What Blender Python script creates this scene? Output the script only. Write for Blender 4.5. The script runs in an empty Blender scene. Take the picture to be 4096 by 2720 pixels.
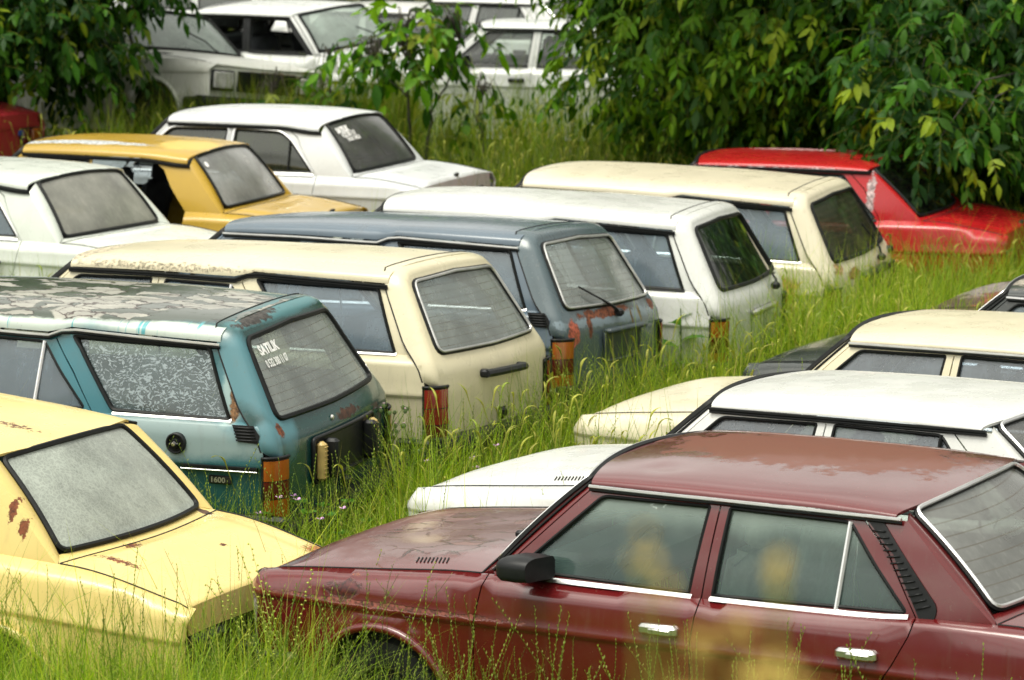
import bpy, math, random
import numpy as np
from mathutils import Vector, Matrix, Euler
from mathutils.geometry import delaunay_2d_cdt
PI = math.pi
rng = random.Random(7)
sc = bpy.context.scene
COL = sc.collection

# ------------------------------------------------------------------ node helpers
class NT:
    def __init__(s, name):
        s.m = bpy.data.materials.new(name); s.m.use_nodes = True
        s.t = s.m.node_tree; s.t.nodes.clear()
        s.out = s.t.nodes.new('ShaderNodeOutputMaterial')
    def n(s, typ, ins=None, **kw):
        nd = s.t.nodes.new(typ)
        for k, v in kw.items(): setattr(nd, k, v)
        for k, v in (ins or {}).items(): s.set(nd.inputs[k], v)
        return nd
    def set(s, inp, v):
        if isinstance(v, bpy.types.NodeSocket): s.t.links.new(v, inp)
        elif isinstance(v, (tuple, list)):
            v = tuple(v)
            if inp.type == 'RGBA' and len(v) == 3: v = v + (1,)
            inp.default_value = v
        else: inp.default_value = v
    def math(s, op, a, b=0.0, c=0.0, clamp=False):
        nd = s.n('ShaderNodeMath', {0: a, 1: b, 2: c}, operation=op); nd.use_clamp = clamp
        return nd.outputs[0]
    def vmath(s, op, a, b=(0, 0, 0)):
        nd = s.n('ShaderNodeVectorMath', {0: a, 1: b}, operation=op)
        return nd.outputs['Value'] if op in ('LENGTH', 'DISTANCE', 'DOT_PRODUCT') else nd.outputs[0]
    def mixc(s, f, a, b, blend='MIX'):
        nd = s.n('ShaderNodeMix', data_type='RGBA', blend_type=blend)
        s.set(nd.inputs[0], f); s.set(nd.inputs[6], a); s.set(nd.inputs[7], b)
        return nd.outputs[2]
    def mixf(s, f, a, b):
        nd = s.n('ShaderNodeMix', data_type='FLOAT')
        s.set(nd.inputs[0], f); s.set(nd.inputs[2], a); s.set(nd.inputs[3], b)
        return nd.outputs[0]
    def ramp(s, v, lo, hi, a=0.0, b=1.0):
        nd = s.n('ShaderNodeMapRange', {0: v, 1: lo, 2: hi, 3: a, 4: b}, interpolation_type='SMOOTHSTEP')
        return nd.outputs[0]
    def noise(s, vec, scale, detail=4.0, rough=.55, out=0):
        return s.n('ShaderNodeTexNoise', {'Vector': vec, 'Scale': scale, 'Detail': detail, 'Roughness': rough}).outputs[out]
    def obj(s):
        return s.n('ShaderNodeTexCoord').outputs['Object']
    def sep(s, v):
        return s.n('ShaderNodeSeparateXYZ', {0: v}).outputs
    def scale(s, v, k):
        return s.n('ShaderNodeVectorMath', {0: v, 1: k}, operation='MULTIPLY').outputs[0]

def simple(name, col, rough=.5, metal=0.0, bump=0.0, bscale=60, var=0.0, coat=0.0, spec=.5):
    t = NT(name); o = t.obj()
    c = col
    if var: c = t.mixc(t.ramp(t.noise(o, 9, 5), .3, .7), tuple(x*(1-var) for x in col), tuple(min(1, x*(1+var)) for x in col))
    b = t.n('ShaderNodeBsdfPrincipled', {'Base Color': c, 'Roughness': rough, 'Metallic': metal, 'Coat Weight': coat, 'Specular IOR Level': spec})
    if bump:
        bn = t.n('ShaderNodeBump', {'Strength': bump, 'Distance': .004, 'Height': t.noise(o, bscale, 3)})
        t.set(b.inputs['Normal'], bn.outputs[0])
    t.t.links.new(b.outputs[0], t.out.inputs[0]); return t.m

def paint(name, col, rough=.3, coat=.3, fade_light=None, grime=.25, patches=(), peel=None, streak=None, extra=None, seed=0.0, wave=.12, coat_ior=1.5):
    """car paint. patches: (u,y,z, ru,ry,rz, colour, noise scale, raggedness, softness). peel: region where the lacquer is lifting."""
    t = NT(name); o = t.obj()
    os_ = t.vmath('ADD', o, (seed, seed*.7, seed*.3))
    c = t.mixc(t.ramp(t.noise(os_, 1.7, 3), .3, .7), tuple(x*.93 for x in col), tuple(min(1, x*1.05) for x in col))
    rgh = t.mixf(t.ramp(t.noise(os_, 6, 4), .3, .75), rough*.85, rough*1.25)
    if fade_light:      # bleached areas, or reflection and shade put into the colour: list of (u,y,z,ru,ry,rz,colour,scale,rag,soft)
        for f in fade_light:
            m = region(t, o, os_, f); c = t.mixc(t.math('MULTIPLY', m, .9), c, f[6]); rgh = t.mixf(m, rgh, .45)
    if streak:    # rain streaks running down the side of the roof / panels
        s = streak; so = t.scale(os_, (s[1], 1.2, 1.2))
        m = t.ramp(t.noise(so, 1.0, 3, .6), s[2], s[2]+.05)
        zz = t.sep(o)[2]
        m = t.math('MULTIPLY', m, t.math('MULTIPLY', t.ramp(zz, s[3], s[3]+.01), t.ramp(zz, s[4], s[4]+.02, 1.0, 0.0)))
        c = t.mixc(m, c, s[0])
    # grime: fine specks, run-off film and dull blotches
    g1 = t.ramp(t.noise(os_, 5.5, 8, .68), .52, .8)
    sp = t.ramp(t.n('ShaderNodeTexNoise', {'Vector': os_, 'Scale': 55.0, 'Detail': 3.0}).outputs[0], .66, .74)
    run = t.ramp(t.noise(t.scale(os_, (26, 26, 1.3)), 1.0, 3), .55, .8)
    film = t.math('MULTIPLY', t.math('MAXIMUM', t.math('MULTIPLY', g1, .55), t.math('MAXIMUM', t.math('MULTIPLY', sp, .8), t.math('MULTIPLY', run, .5))), grime)
    c = t.mixc(film, c, (.13, .11, .075)); rgh = t.mixf(film, rgh, .6)
    h = t.math('MULTIPLY', t.noise(os_, 2.3, 2), wave)
    ct = coat; mats_ = 0.0
    for f in (fade_light or ()): mats_ = t.math('MAXIMUM', mats_, region(t, o, os_, f))
    for p in patches:
        m = region(t, o, os_, p)
        pc = t.mixc(t.ramp(t.noise(os_, 45, 6, .7), .36, .64), tuple(x*.30 for x in p[6]), tuple(min(1, x*1.6) for x in p[6]))
        halo = t.math('MULTIPLY', region(t, o, os_, p, grow=.16), .35)
        c = t.mixc(halo, c, tuple(min(1, x*.6+.25*y) for x, y in zip(p[6], col)))
        c = t.mixc(m, c, pc); rgh = t.mixf(m, rgh, .75 if len(p) < 11 else p[10])
        h = t.math('ADD', h, t.math('MULTIPLY', m, -.25)); mats_ = t.math('MAXIMUM', mats_, m)
    if peel:
        # (region, colourA flake, colourB bare, scale)
        reg, ca, cb, scl, dens = peel
        pm = region(t, o, os_, reg)
        wob = t.vmath('ADD', t.scale(os_, (1.0, 1.9, 1.0)), t.scale(t.noise(os_, 5.0, 4, .6, 1), (.35, .35, .0)))
        vo = t.n('ShaderNodeTexVoronoi', {'Vector': wob, 'Scale': scl}); vd = t.n('ShaderNodeTexVoronoi', {'Vector': wob, 'Scale': scl}, feature='DISTANCE_TO_EDGE')
        rnd = t.n('ShaderNodeSeparateColor', {0: vo.outputs['Color']}).outputs[0]
        big = t.noise(os_, 1.6, 3)
        cell = t.ramp(t.math('ADD', rnd, t.math('MULTIPLY', t.math('SUBTRACT', big, .5), 2.2)), dens, dens+.06)
        crack = t.math('MULTIPLY', t.ramp(vd.outputs[0], .012, .05, 1.0, 0.0), t.ramp(t.math('ADD', big, t.math('MULTIPLY', t.noise(os_, 9, 3), .5)), .66, .80))
        flake = t.mixc(t.ramp(t.noise(wob, 4, 4), .3, .7), ca, tuple(min(1, x*.6) for x in ca))
        pc = t.mixc(cell, cb, flake)
        pc = t.mixc(crack, pc, (.035, .015, .008))
        c = t.mixc(pm, c, pc); rgh = t.mixf(pm, rgh, t.mixf(cell, .16, .38))
        vh = t.math('ADD', t.math('MULTIPLY', vo.outputs['Distance'], t.math('MULTIPLY', cell, 1.2)), t.math('MULTIPLY', crack, -.8))
        h = t.math('ADD', h, t.math('MULTIPLY', t.math('MULTIPLY', vh, pm), .9))
    h = t.math('ADD', h, t.math('MULTIPLY', t.noise(os_, 240, 2), .004))
    bn = t.n('ShaderNodeBump', {'Strength': .55, 'Distance': .02, 'Height': h})
    ct = t.math('MULTIPLY', coat, t.math('SUBTRACT', 1.0, t.math('MULTIPLY', mats_, .75)))
    b = t.n('ShaderNodeBsdfPrincipled', {'Base Color': c, 'Roughness': rgh, 'Coat Weight': ct, 'Coat Roughness': .06, 'Coat IOR': coat_ior, 'Normal': bn.outputs[0]})
    t.t.links.new(b.outputs[0], t.out.inputs[0]); return t.m

def region(t, o, os_, p, grow=0.0):
    u, y, z, ru, ry, rz = p[:6]; scl, rag, soft = p[7:10]
    d = t.vmath('LENGTH', t.scale(t.vmath('SUBTRACT', o, (2.13-u, y, z)), (1/ru, 1/ry, 1/rz)))
    nz = t.math('MULTIPLY', t.math('SUBTRACT', t.noise(os_, scl, 8, .70), .5), 2.6*rag)
    return t.ramp(t.math('SUBTRACT', t.math('ADD', 1.0+grow, nz), d), -soft, soft)

def glass(name, tint=(.55, .62, .58), dust=.15, dcol=(.42, .44, .38), pattern=None, lines=0, refl=1.0, seed=0., rough=.02, drops=0.0, fog=None):
    t = NT(name); o = t.obj(); os_ = t.vmath('ADD', o, (seed, seed*.6, seed*.2))
    d = t.math('ADD', dust, t.math('MULTIPLY', t.math('SUBTRACT', t.noise(os_, 3.2, 5, .6), .5), dust*1.6), clamp=True)
    run = t.ramp(t.noise(t.scale(os_, (30, 30, 1.5)), 1.0, 3), .52, .78)
    d = t.math('ADD', d, t.math('MULTIPLY', run, .10*min(1, dust*3)), clamp=True)
    fine = t.ramp(t.noise(os_, 120, 3), .6, .75)
    d = t.math('ADD', d, t.math('MULTIPLY', fine, .03), clamp=True)
    dc = t.mixc(t.ramp(t.noise(os_, 2.2, 4), .35, .65), dcol, tuple(x*.8 for x in dcol))
    if pattern == 'wisps':      # dried white window paste
        w1 = t.vmath('ADD', t.scale(os_, (44, 44, 105)), t.scale(t.noise(os_, 11, 3, .5, 1), (8, 8, 14)))
        wm = t.ramp(t.noise(w1, 1.0, 2, .5), .50, .60)
        d = t.math('MAXIMUM', d, t.math('MULTIPLY', wm, .60)); dc = t.mixc(wm, dc, (.50, .60, .64))
    if pattern == 'crazed':     # film crazed into tiny cells
        vd = t.n('ShaderNodeTexVoronoi', {'Vector': t.vmath('ADD', os_, t.scale(t.noise(os_, 14, 3, .5, 1), (.09, .09, .09))), 'Scale': 48.0}, feature='DISTANCE_TO_EDGE')
        cm = t.ramp(vd.outputs[0], .02, .16)
        dc = t.mixc(cm, tuple(x*1.12 for x in dcol), tuple(x*.86 for x in dcol))
    if fog:                     # breath-like condensation film on the upper part of the pane
        zf = t.math('ADD', t.sep(o)[2], t.math('MULTIPLY', t.math('SUBTRACT', t.noise(os_, 4.0, 4), .5), .12)); fm = t.math('MULTIPLY', t.ramp(zf, fog[0], fog[1]), fog[2])
        d = t.math('MAXIMUM', d, fm); dc = t.mixc(fm, dc, fog[3])
    if lines:                   # heater wires of a rear window
        zz = t.sep(o)[2]
        fr = t.math('FRACT', t.math('MULTIPLY', zz, lines))
        lm = t.math('MULTIPLY', t.math('LESS_THAN', fr, .10), .5)
        d = t.math('MAXIMUM', d, lm); dc = t.mixc(lm, dc, (.12, .08, .04))
    tr = t.n('ShaderNodeBsdfTransparent', {'Color': tint})
    df = t.n('ShaderNodeBsdfDiffuse', {'Color': dc})
    m1 = t.n('ShaderNodeMixShader', {0: d, 1: tr.outputs[0], 2: df.outputs[0]})
    hh = t.math('MULTIPLY', t.noise(os_, 1.6, 2), .25)
    if drops:
        vo = t.n('ShaderNodeTexVoronoi', {'Vector': os_, 'Scale': 70.0}); hh = t.math('ADD', hh, t.math('MULTIPLY', t.ramp(vo.outputs[0], .12, .3, 1., 0.), drops))
    bn = t.n('ShaderNodeBump', {'Strength': .3, 'Distance': .01, 'Height': hh})
    gl = t.n('ShaderNodeBsdfGlossy', {'Color': (1, 1, 1), 'Roughness': t.mixf(d, rough, .35), 'Normal': bn.outputs[0]})
    fr = t.n('ShaderNodeFresnel', {'IOR': 1.55, 'Normal': bn.outputs[0]})
    f = t.math('MULTIPLY', t.math('MULTIPLY', fr.outputs[0], 1.7*refl), t.math('SUBTRACT', 1.0, t.math('MULTIPLY', d, .75)), clamp=True)
    m2 = t.n('ShaderNodeMixShader', {0: f, 1: m1.outputs[0], 2: gl.outputs[0]})
    t.t.links.new(m2.outputs[0], t.out.inputs[0]); return t.m

# ------------------------------------------------------------------ mesh builder
class MB:
    def __init__(s): s.V = []; s.N = []; s.F = []; s.M = []
    def add(s, V, F, mi=0, N=None):
        b = len(s.V); s.V += [tuple(v) for v in V]
        s.N += [tuple(n) for n in N] if N is not None else [(0, 0, 0)]*len(V)
        s.F += [tuple(i+b for i in f) for f in F]; s.M += [mi]*len(F)
    def mirror(s):
        r = MB(); r.V = [(x, -y, z) for x, y, z in s.V]; r.N = [(x, -y, z) for x, y, z in s.N]
        r.F = [tuple(reversed(f)) for f in s.F]; r.M = list(s.M); return r
    def join(s, o, off=0):
        b = len(s.V); s.V += o.V; s.N += o.N; s.F += [tuple(i+b for i in f) for f in o.F]; s.M += [m+off for m in o.M]
        return s
    def box(s, c, d, mi=0, r=.01, rot=None):
        cx, cy, cz = c; a, b, h = d[0]/2, d[1]/2, d[2]/2; r = min(r, a*.9, b*.9, h*.9)
        V = []; F = []
        for (zz, k) in ((-h, r), (-h+r, 0), (h-r, 0), (h, r)):
            aa, bb = a-k, b-k
            q = r if not k else r*.6
            V += [(-aa+q, -bb, zz), (aa-q, -bb, zz), (aa, -bb+q, zz), (aa, bb-q, zz), (aa-q, bb, zz), (-aa+q, bb, zz), (-aa, bb-q, zz), (-aa, -bb+q, zz)]
        for k in range(3):
            for i in range(8): F.append((k*8+i, k*8+(i+1) % 8, k*8+8+(i+1) % 8, k*8+8+i))
        F.append(tuple(reversed(range(8)))); F.append(tuple(range(24, 32)))
        R = rot.to_matrix() if rot else Matrix.Identity(3)
        s.add([Vector(c)+R @ Vector(v) for v in V], F, mi)
    def tube(s, pts, r, closed=False, seg=6, mi=0, flat=1.0):
        P = [Vector(p) for p in pts]; n = len(P)
        if n < 2: return
        V = []; F = []; up = None
        for i in range(n):
            a = P[(i-1) % n] if (closed or i > 0) else P[i]; b = P[(i+1) % n] if (closed or i < n-1) else P[i]
            d = (b-a)
            if d.length < 1e-9: d = Vector((1, 0, 0))
            d.normalize()
            if up is None:
                up = d.orthogonal().normalized()
            up = (up-d*up.dot(d))
            up = up.normalized() if up.length > 1e-6 else d.orthogonal().normalized()
            sd = d.cross(up); rr = r[i] if isinstance(r, (list, tuple)) else r
            for k in range(seg):
                an = 2*PI*k/seg; V.append(P[i]+up*(rr*math.cos(an))+sd*(rr*math.sin(an)*flat))
        for i in range(n if closed else n-1):
            j = (i+1) % n
            for k in range(seg):
                F.append((i*seg+k, i*seg+(k+1) % seg, j*seg+(k+1) % seg, j*seg+k))
        if not closed:
            F.append(tuple(reversed(range(seg)))); F.append(tuple(range((n-1)*seg, n*seg)))
        s.add(V, F, mi)
    def lathe(s, prof, c, axis='Y', seg=28, mi=0):
        V = []; F = []; n = len(prof)
        for k in range(seg):
            a = 2*PI*k/seg
            for r, h in prof:
                V.append((c[0]+r*math.cos(a), c[1]+h, c[2]+r*math.sin(a)) if axis == 'Y' else (c[0]+r*math.cos(a), c[1]+r*math.sin(a), c[2]+h))
        for k in range(seg):
            j = (k+1) % seg
            for i in range(n-1): F.append((k*n+i, k*n+i+1, j*n+i+1, j*n+i))
        s.add(V, F, mi)
    def build(s, name, mats, parent=None, sharp=38):
        me = bpy.data.meshes.new(name); me.from_pydata(s.V, [], s.F)
        for m in (mats if isinstance(mats, (list, tuple)) else [mats]): me.materials.append(m)
        me.polygons.foreach_set('material_index', s.M)
        me.polygons.foreach_set('use_smooth', [True]*len(s.F))
        me.update(); me.set_sharp_from_angle(angle=math.radians(sharp))
        if any(n != (0, 0, 0) for n in s.N):
            me.normals_split_custom_set_from_vertices(s.N)
        o = bpy.data.objects.new(name, me); COL.objects.link(o)
        if parent: o.parent = parent
        return o

def emit(mb, prm, tris, surf, mi=0, rim=.012, ref=(0, 0, .5), off=0.0, flipcheck=None):
    P = []; N = []
    for a, b in prm:
        p = Vector(surf(a, b)); e = 1e-4
        da = Vector(surf(a+e, b))-Vector(surf(a-e, b)); db = Vector(surf(a, b+e))-Vector(surf(a, b-e))
        n = da.cross(db); n = n.normalized() if n.length > 1e-14 else Vector((0, 0, 1))
        o = p-Vector((max(-1.2, min(1.2, p.x)), ref[1], ref[2]))
        if n.dot(o) < 0: n = -n
        P.append(p+n*off); N.append(n)
    F = []
    for f in tris:
        g = (P[f[1]]-P[f[0]]).cross(P[f[2]]-P[f[0]])
        if g.dot(N[f[0]]+N[f[1]]+N[f[2]]) < 0: f = tuple(reversed(f))
        F.append(tuple(f))
    mb.add(P, F, mi, N)
    if rim:
        cnt = {}
        for f in F:
            for i in range(len(f)):
                e = (f[i], f[(i+1) % len(f)]); cnt[e] = cnt.get(e, 0)+1
        bd = [e for e in cnt if (e[1], e[0]) not in cnt]
        ids = {}
        V = []
        for e in bd:
            for i in e:
                if i not in ids:
                    ids[i] = len(V); V += [P[i], P[i]-N[i]*rim]
        mb.add(V, [(ids[a], ids[a]+1, ids[b]+1, ids[b]) for a, b in bd], mi)

def inside(p, poly):
    x, y = p; c = False; n = len(poly); j = n-1
    for i in range(n):
        xi, yi = poly[i]; xj, yj = poly[j]
        if (yi > y) != (yj > y) and x < (xj-xi)*(y-yi)/(yj-yi)+xi: c = not c
        j = i
    return c

def resamp(poly, sp, closed=True):
    out = []; n = len(poly)
    for i in range(n if closed else n-1):
        a = poly[i]; b = poly[(i+1) % n]; L = math.hypot(b[0]-a[0], b[1]-a[1]); k = max(1, int(round(L/sp)))
        for q in range(k): out.append((a[0]+(b[0]-a[0])*q/k, a[1]+(b[1]-a[1])*q/k))
    if not closed: out.append(poly[-1])
    return out

def rnd(poly, r, n=4):
    """round the corners of a 2D polygon; r a number or list"""
    out = []; m = len(poly)
    for i in range(m):
        p = Vector(poly[i]); a = Vector(poly[i-1]); b = Vector(poly[(i+1) % m]); rr = r[i] if isinstance(r, (list, tuple)) else r
        da = a-p; db = b-p
        if rr <= 0 or da.length < 1e-6 or db.length < 1e-6: out.append(tuple(p)); continue
        k = min(rr, da.length*.48, db.length*.48)
        A = p+da.normalized()*k; B = p+db.normalized()*k
        for q in range(n+1):
            t = q/n; out.append(tuple(A*(1-t)**2+p*2*t*(1-t)+B*t*t))
    return out

def inset(poly, d):
    """move each edge inwards by d (polygon of either winding)"""
    n = len(poly); A = sum(poly[i][0]*poly[(i+1) % n][1]-poly[(i+1) % n][0]*poly[i][1] for i in range(n))
    s = 1 if A > 0 else -1; out = []
    for i in range(n):
        p = Vector(poly[i]); a = Vector(poly[i-1]); b = Vector(poly[(i+1) % n])
        d1 = (p-a).normalized(); d2 = (b-p).normalized()
        n1 = Vector((-d1.y, d1.x))*s; n2 = Vector((-d2.y, d2.x))*s
        bis = n1+n2
        k = d/max(.35, (bis.length**2)/2) if bis.length > 1e-6 else d
        out.append(tuple(p+bis*k))
    return out

def patch(mb, poly, surf, mi=0, holes=(), sp=.08, rim=.012, ref=(0, 0, .5), off=0.0, rows=()):
    outer = resamp(poly, sp*.8); hs = [resamp(h, sp*.8) for h in holes]
    pts = list(outer); edges = [(i, (i+1) % len(outer)) for i in range(len(outer))]
    for h in hs:
        b = len(pts); pts += h; edges += [(b+i, b+(i+1) % len(h)) for i in range(len(h))]
    bd = np.array(pts)
    xs = [p[0] for p in outer]; ys = [p[1] for p in outer]
    nx = int((max(xs)-min(xs))/sp)+1; yl = [min(ys)+sp*(k+.5) for k in range(int((max(ys)-min(ys))/sp)+1)]
    yl = [y for y in yl if all(abs(y-r) > sp*.3 for r in rows)]
    for r in rows:
        if not min(ys) < r < max(ys): continue
        k = max(2, int((max(xs)-min(xs)+.02)/(sp*.7))); b = len(pts)
        pts += [(min(xs)-.01+(max(xs)-min(xs)+.02)*i/k, r) for i in range(k+1)]; edges += [(b+i, b+i+1) for i in range(k)]
    bd = np.array(pts)
    for y in yl:
        for k in range(nx):
            p = (min(xs)+sp*(k+.5), y)
            if inside(p, outer) and not any(inside(p, h) for h in hs):
                if np.min((bd[:, 0]-p[0])**2+(bd[:, 1]-p[1])**2) > (sp*.3)**2: pts.append(p)
    vs, es, fs, _, _, _ = delaunay_2d_cdt([Vector(p) for p in pts], edges, [], 0, 1e-6)
    tr = []
    for f in fs:
        c = (sum(vs[i].x for i in f)/3, sum(vs[i].y for i in f)/3)
        if inside(c, outer) and not any(inside(c, h) for h in hs): tr.append(tuple(f))
    emit(mb, [(v.x, v.y) for v in vs], tr, surf, mi, rim, ref, off)

def gridpatch(mb, surf, na, nb, mi=0, rim=.012, ref=(0, 0, .5), A=(0, 1), B=(0, 1), off=0.0):
    pr = [(A[0]+(A[1]-A[0])*i/na, B[0]+(B[1]-B[0])*j/nb) for i in range(na+1) for j in range(nb+1)]
    q = [(i*(nb+1)+j, (i+1)*(nb+1)+j, (i+1)*(nb+1)+j+1, i*(nb+1)+j+1) for i in range(na) for j in range(nb)]
    emit(mb, pr, q, surf, mi, rim, ref, off)

def spline(xs, ys):
    xs = list(xs); ys = list(ys); n = len(xs)
    h = [xs[i+1]-xs[i] for i in range(n-1)]; d = [(ys[i+1]-ys[i])/h[i] for i in range(n-1)]
    m = [d[0]]+[0 if d[i-1]*d[i] <= 0 else 2*d[i-1]*d[i]/(d[i-1]+d[i]) for i in range(1, n-1)]+[d[-1]]
    def f(x):
        if x <= xs[0]: return ys[0]+m[0]*(x-xs[0])
        if x >= xs[-1]: return ys[-1]+m[-1]*(x-xs[-1])
        i = 0
        while x > xs[i+1]: i += 1
        t = (x-xs[i])/h[i]
        return (2*t**3-3*t*t+1)*ys[i]+(t**3-2*t*t+t)*h[i]*m[i]+(-2*t**3+3*t*t)*ys[i+1]+(t**3-t*t)*h[i]*m[i+1]
    return f
def sst(a, b, x):
    t = max(0., min(1., (x-a)/(b-a))); return t*t*(3-2*t)
def lerp3(a, b, t): return tuple(a[i]+(b[i]-a[i])*t for i in range(3))
def XF(u, y, z): return (2.13-u, y, z)
# ------------------------------------------------------------------ shared materials
M = {}
M['rubber'] = simple('black_rubber', (.007, .008, .008), .5, bump=.2, var=.2, spec=.22)
M['plastic'] = simple('black_plastic', (.010, .011, .012), .42, bump=.15, var=.3, spec=.3)
M['dark'] = simple('dark_cavity', (.006, .006, .006), .8)
M['chrome'] = simple('chrome_trim', (.86, .86, .85), .30, 1.0, var=.05)
M['alu'] = simple('satin_trim', (.62, .62, .60), .32, .8, var=.1)
M['seat'] = simple('seat_cloth', (.030, .034, .038), .9, bump=.3, var=.3)
M['seat_tan'] = simple('pale_seat_cloth', (.32, .31, .27), .9, bump=.3, var=.3)
M['dash'] = simple('dashboard_plastic', (.02, .021, .022), .55, var=.2)
M['tyre'] = simple('tyre_rubber', (.016, .016, .015), .75, bump=.4, bscale=40, var=.4)
M['rim'] = simple('wheel_steel', (.16, .15, .14), .5, .5, var=.4)
M['amber'] = simple('amber_lens', (.33, .085, .010), .2, var=.25, coat=.6)
M['red'] = simple('red_lens', (.22, .010, .010), .18, var=.25, coat=.6)
M['darkred'] = simple('dark_red_lens', (.10, .008, .008), .15, var=.25, coat=.5)
M['clear'] = simple('clear_lens', (.45, .45, .42), .12, var=.2, coat=.6)
M['yellow_lens'] = simple('yellowed_lamp_cover', (.50, .36, .13), .35, var=.25)
M['white_print'] = simple('white_lettering', (.85, .85, .83), .6)
M['badge'] = simple('badge_black', (.02, .02, .022), .3)

GL = {}
def G(key, **k):
    if key not in GL: GL[key] = glass('glass_'+key, **k)
    return GL[key]

# ------------------------------------------------------------------ car bodies
def body_params(T):
    p = dict(L=4.17, zdrip0=1.297)
    if T in 'SW':
        p['zb'] = spline([.04, .12, .3, .8, 1.2, 1.4, 2.3, 3.0, 3.3, 3.6, 4.17], [.765, .795, .825, .872, .905, .917, .917, .925, .942, .94, .852] if T == 'S' else [.765, .795, .825, .872, .905, .917, .917, .925, .93, .93, .93])
        p['zr'] = spline([1.5, 1.64, 1.9, 2.3, 2.7, 3.0, 3.2], [1.322, 1.348, 1.363, 1.369, 1.365, 1.350, 1.325]) if T == 'S' else spline([1.5, 1.64, 1.9, 2.4, 3.0, 3.8], [1.335, 1.372, 1.398, 1.413, 1.415, 1.400])
        p['zd'] = (lambda u: 1.297-.006*max(0, u-2.3)) if T == 'S' else (lambda u: 1.297-.012*sst(2.2, 2.82, u)+.038*sst(2.82, 2.93, u)-.036*max(0, (u-2.93)/.8))
        p['ws'] = ((1.33, .705, .935, .10), (1.715, .56, 1.318, .08, .030 if T == 'S' else .042))
        p['bB'] = 2.290; p['tB'] = 2.330; p['drear'] = 3.205 if T == 'S' else 3.10; p['dtop'] = 2.935 if T == 'S' else 2.845
        p['arches'] = (.82, 3.29)
    else:
        p['zb'] = spline([.04, .12, .4, 1.0, 1.3, 2.3, 3.2, 3.5, 4.0], [.80, .83, .86, .90, .935, .945, .955, .95, .885])
        p['zr'] = spline([1.45, 1.58, 1.9, 2.3, 2.7, 3.0, 3.12], [1.355, 1.390, 1.415, 1.422, 1.415, 1.395, 1.370])
        p['zd'] = lambda u: 1.318-.03*sst(2.65, 3.0, u)
        p['ws'] = ((1.30, .69, .95, .08), (1.645, .56, 1.345, .06, .04))
        p['bB'] = 2.235; p['tB'] = 2.255; p['drear'] = 3.06; p['dtop'] = 2.76; p['L'] = 3.99
        p['arches'] = (.78, 3.13)
    return p

def ribbon(mb, P, w=.008):
    V = []
    for p_ in P: V += [p_+Vector((0, .002, -w)), p_+Vector((0, .017, -w)), p_+Vector((0, .012, w*.3)), p_+Vector((0, .002, w))]
    F = []
    for i in range(len(P)-1):
        for k in range(3): F.append((i*4+k, i*4+k+1, i*4+k+5, i*4+k+4))
    F += [(0, 1, 2, 3), tuple(len(V)-4+k for k in range(4))]
    mb.add(V, F)

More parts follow.
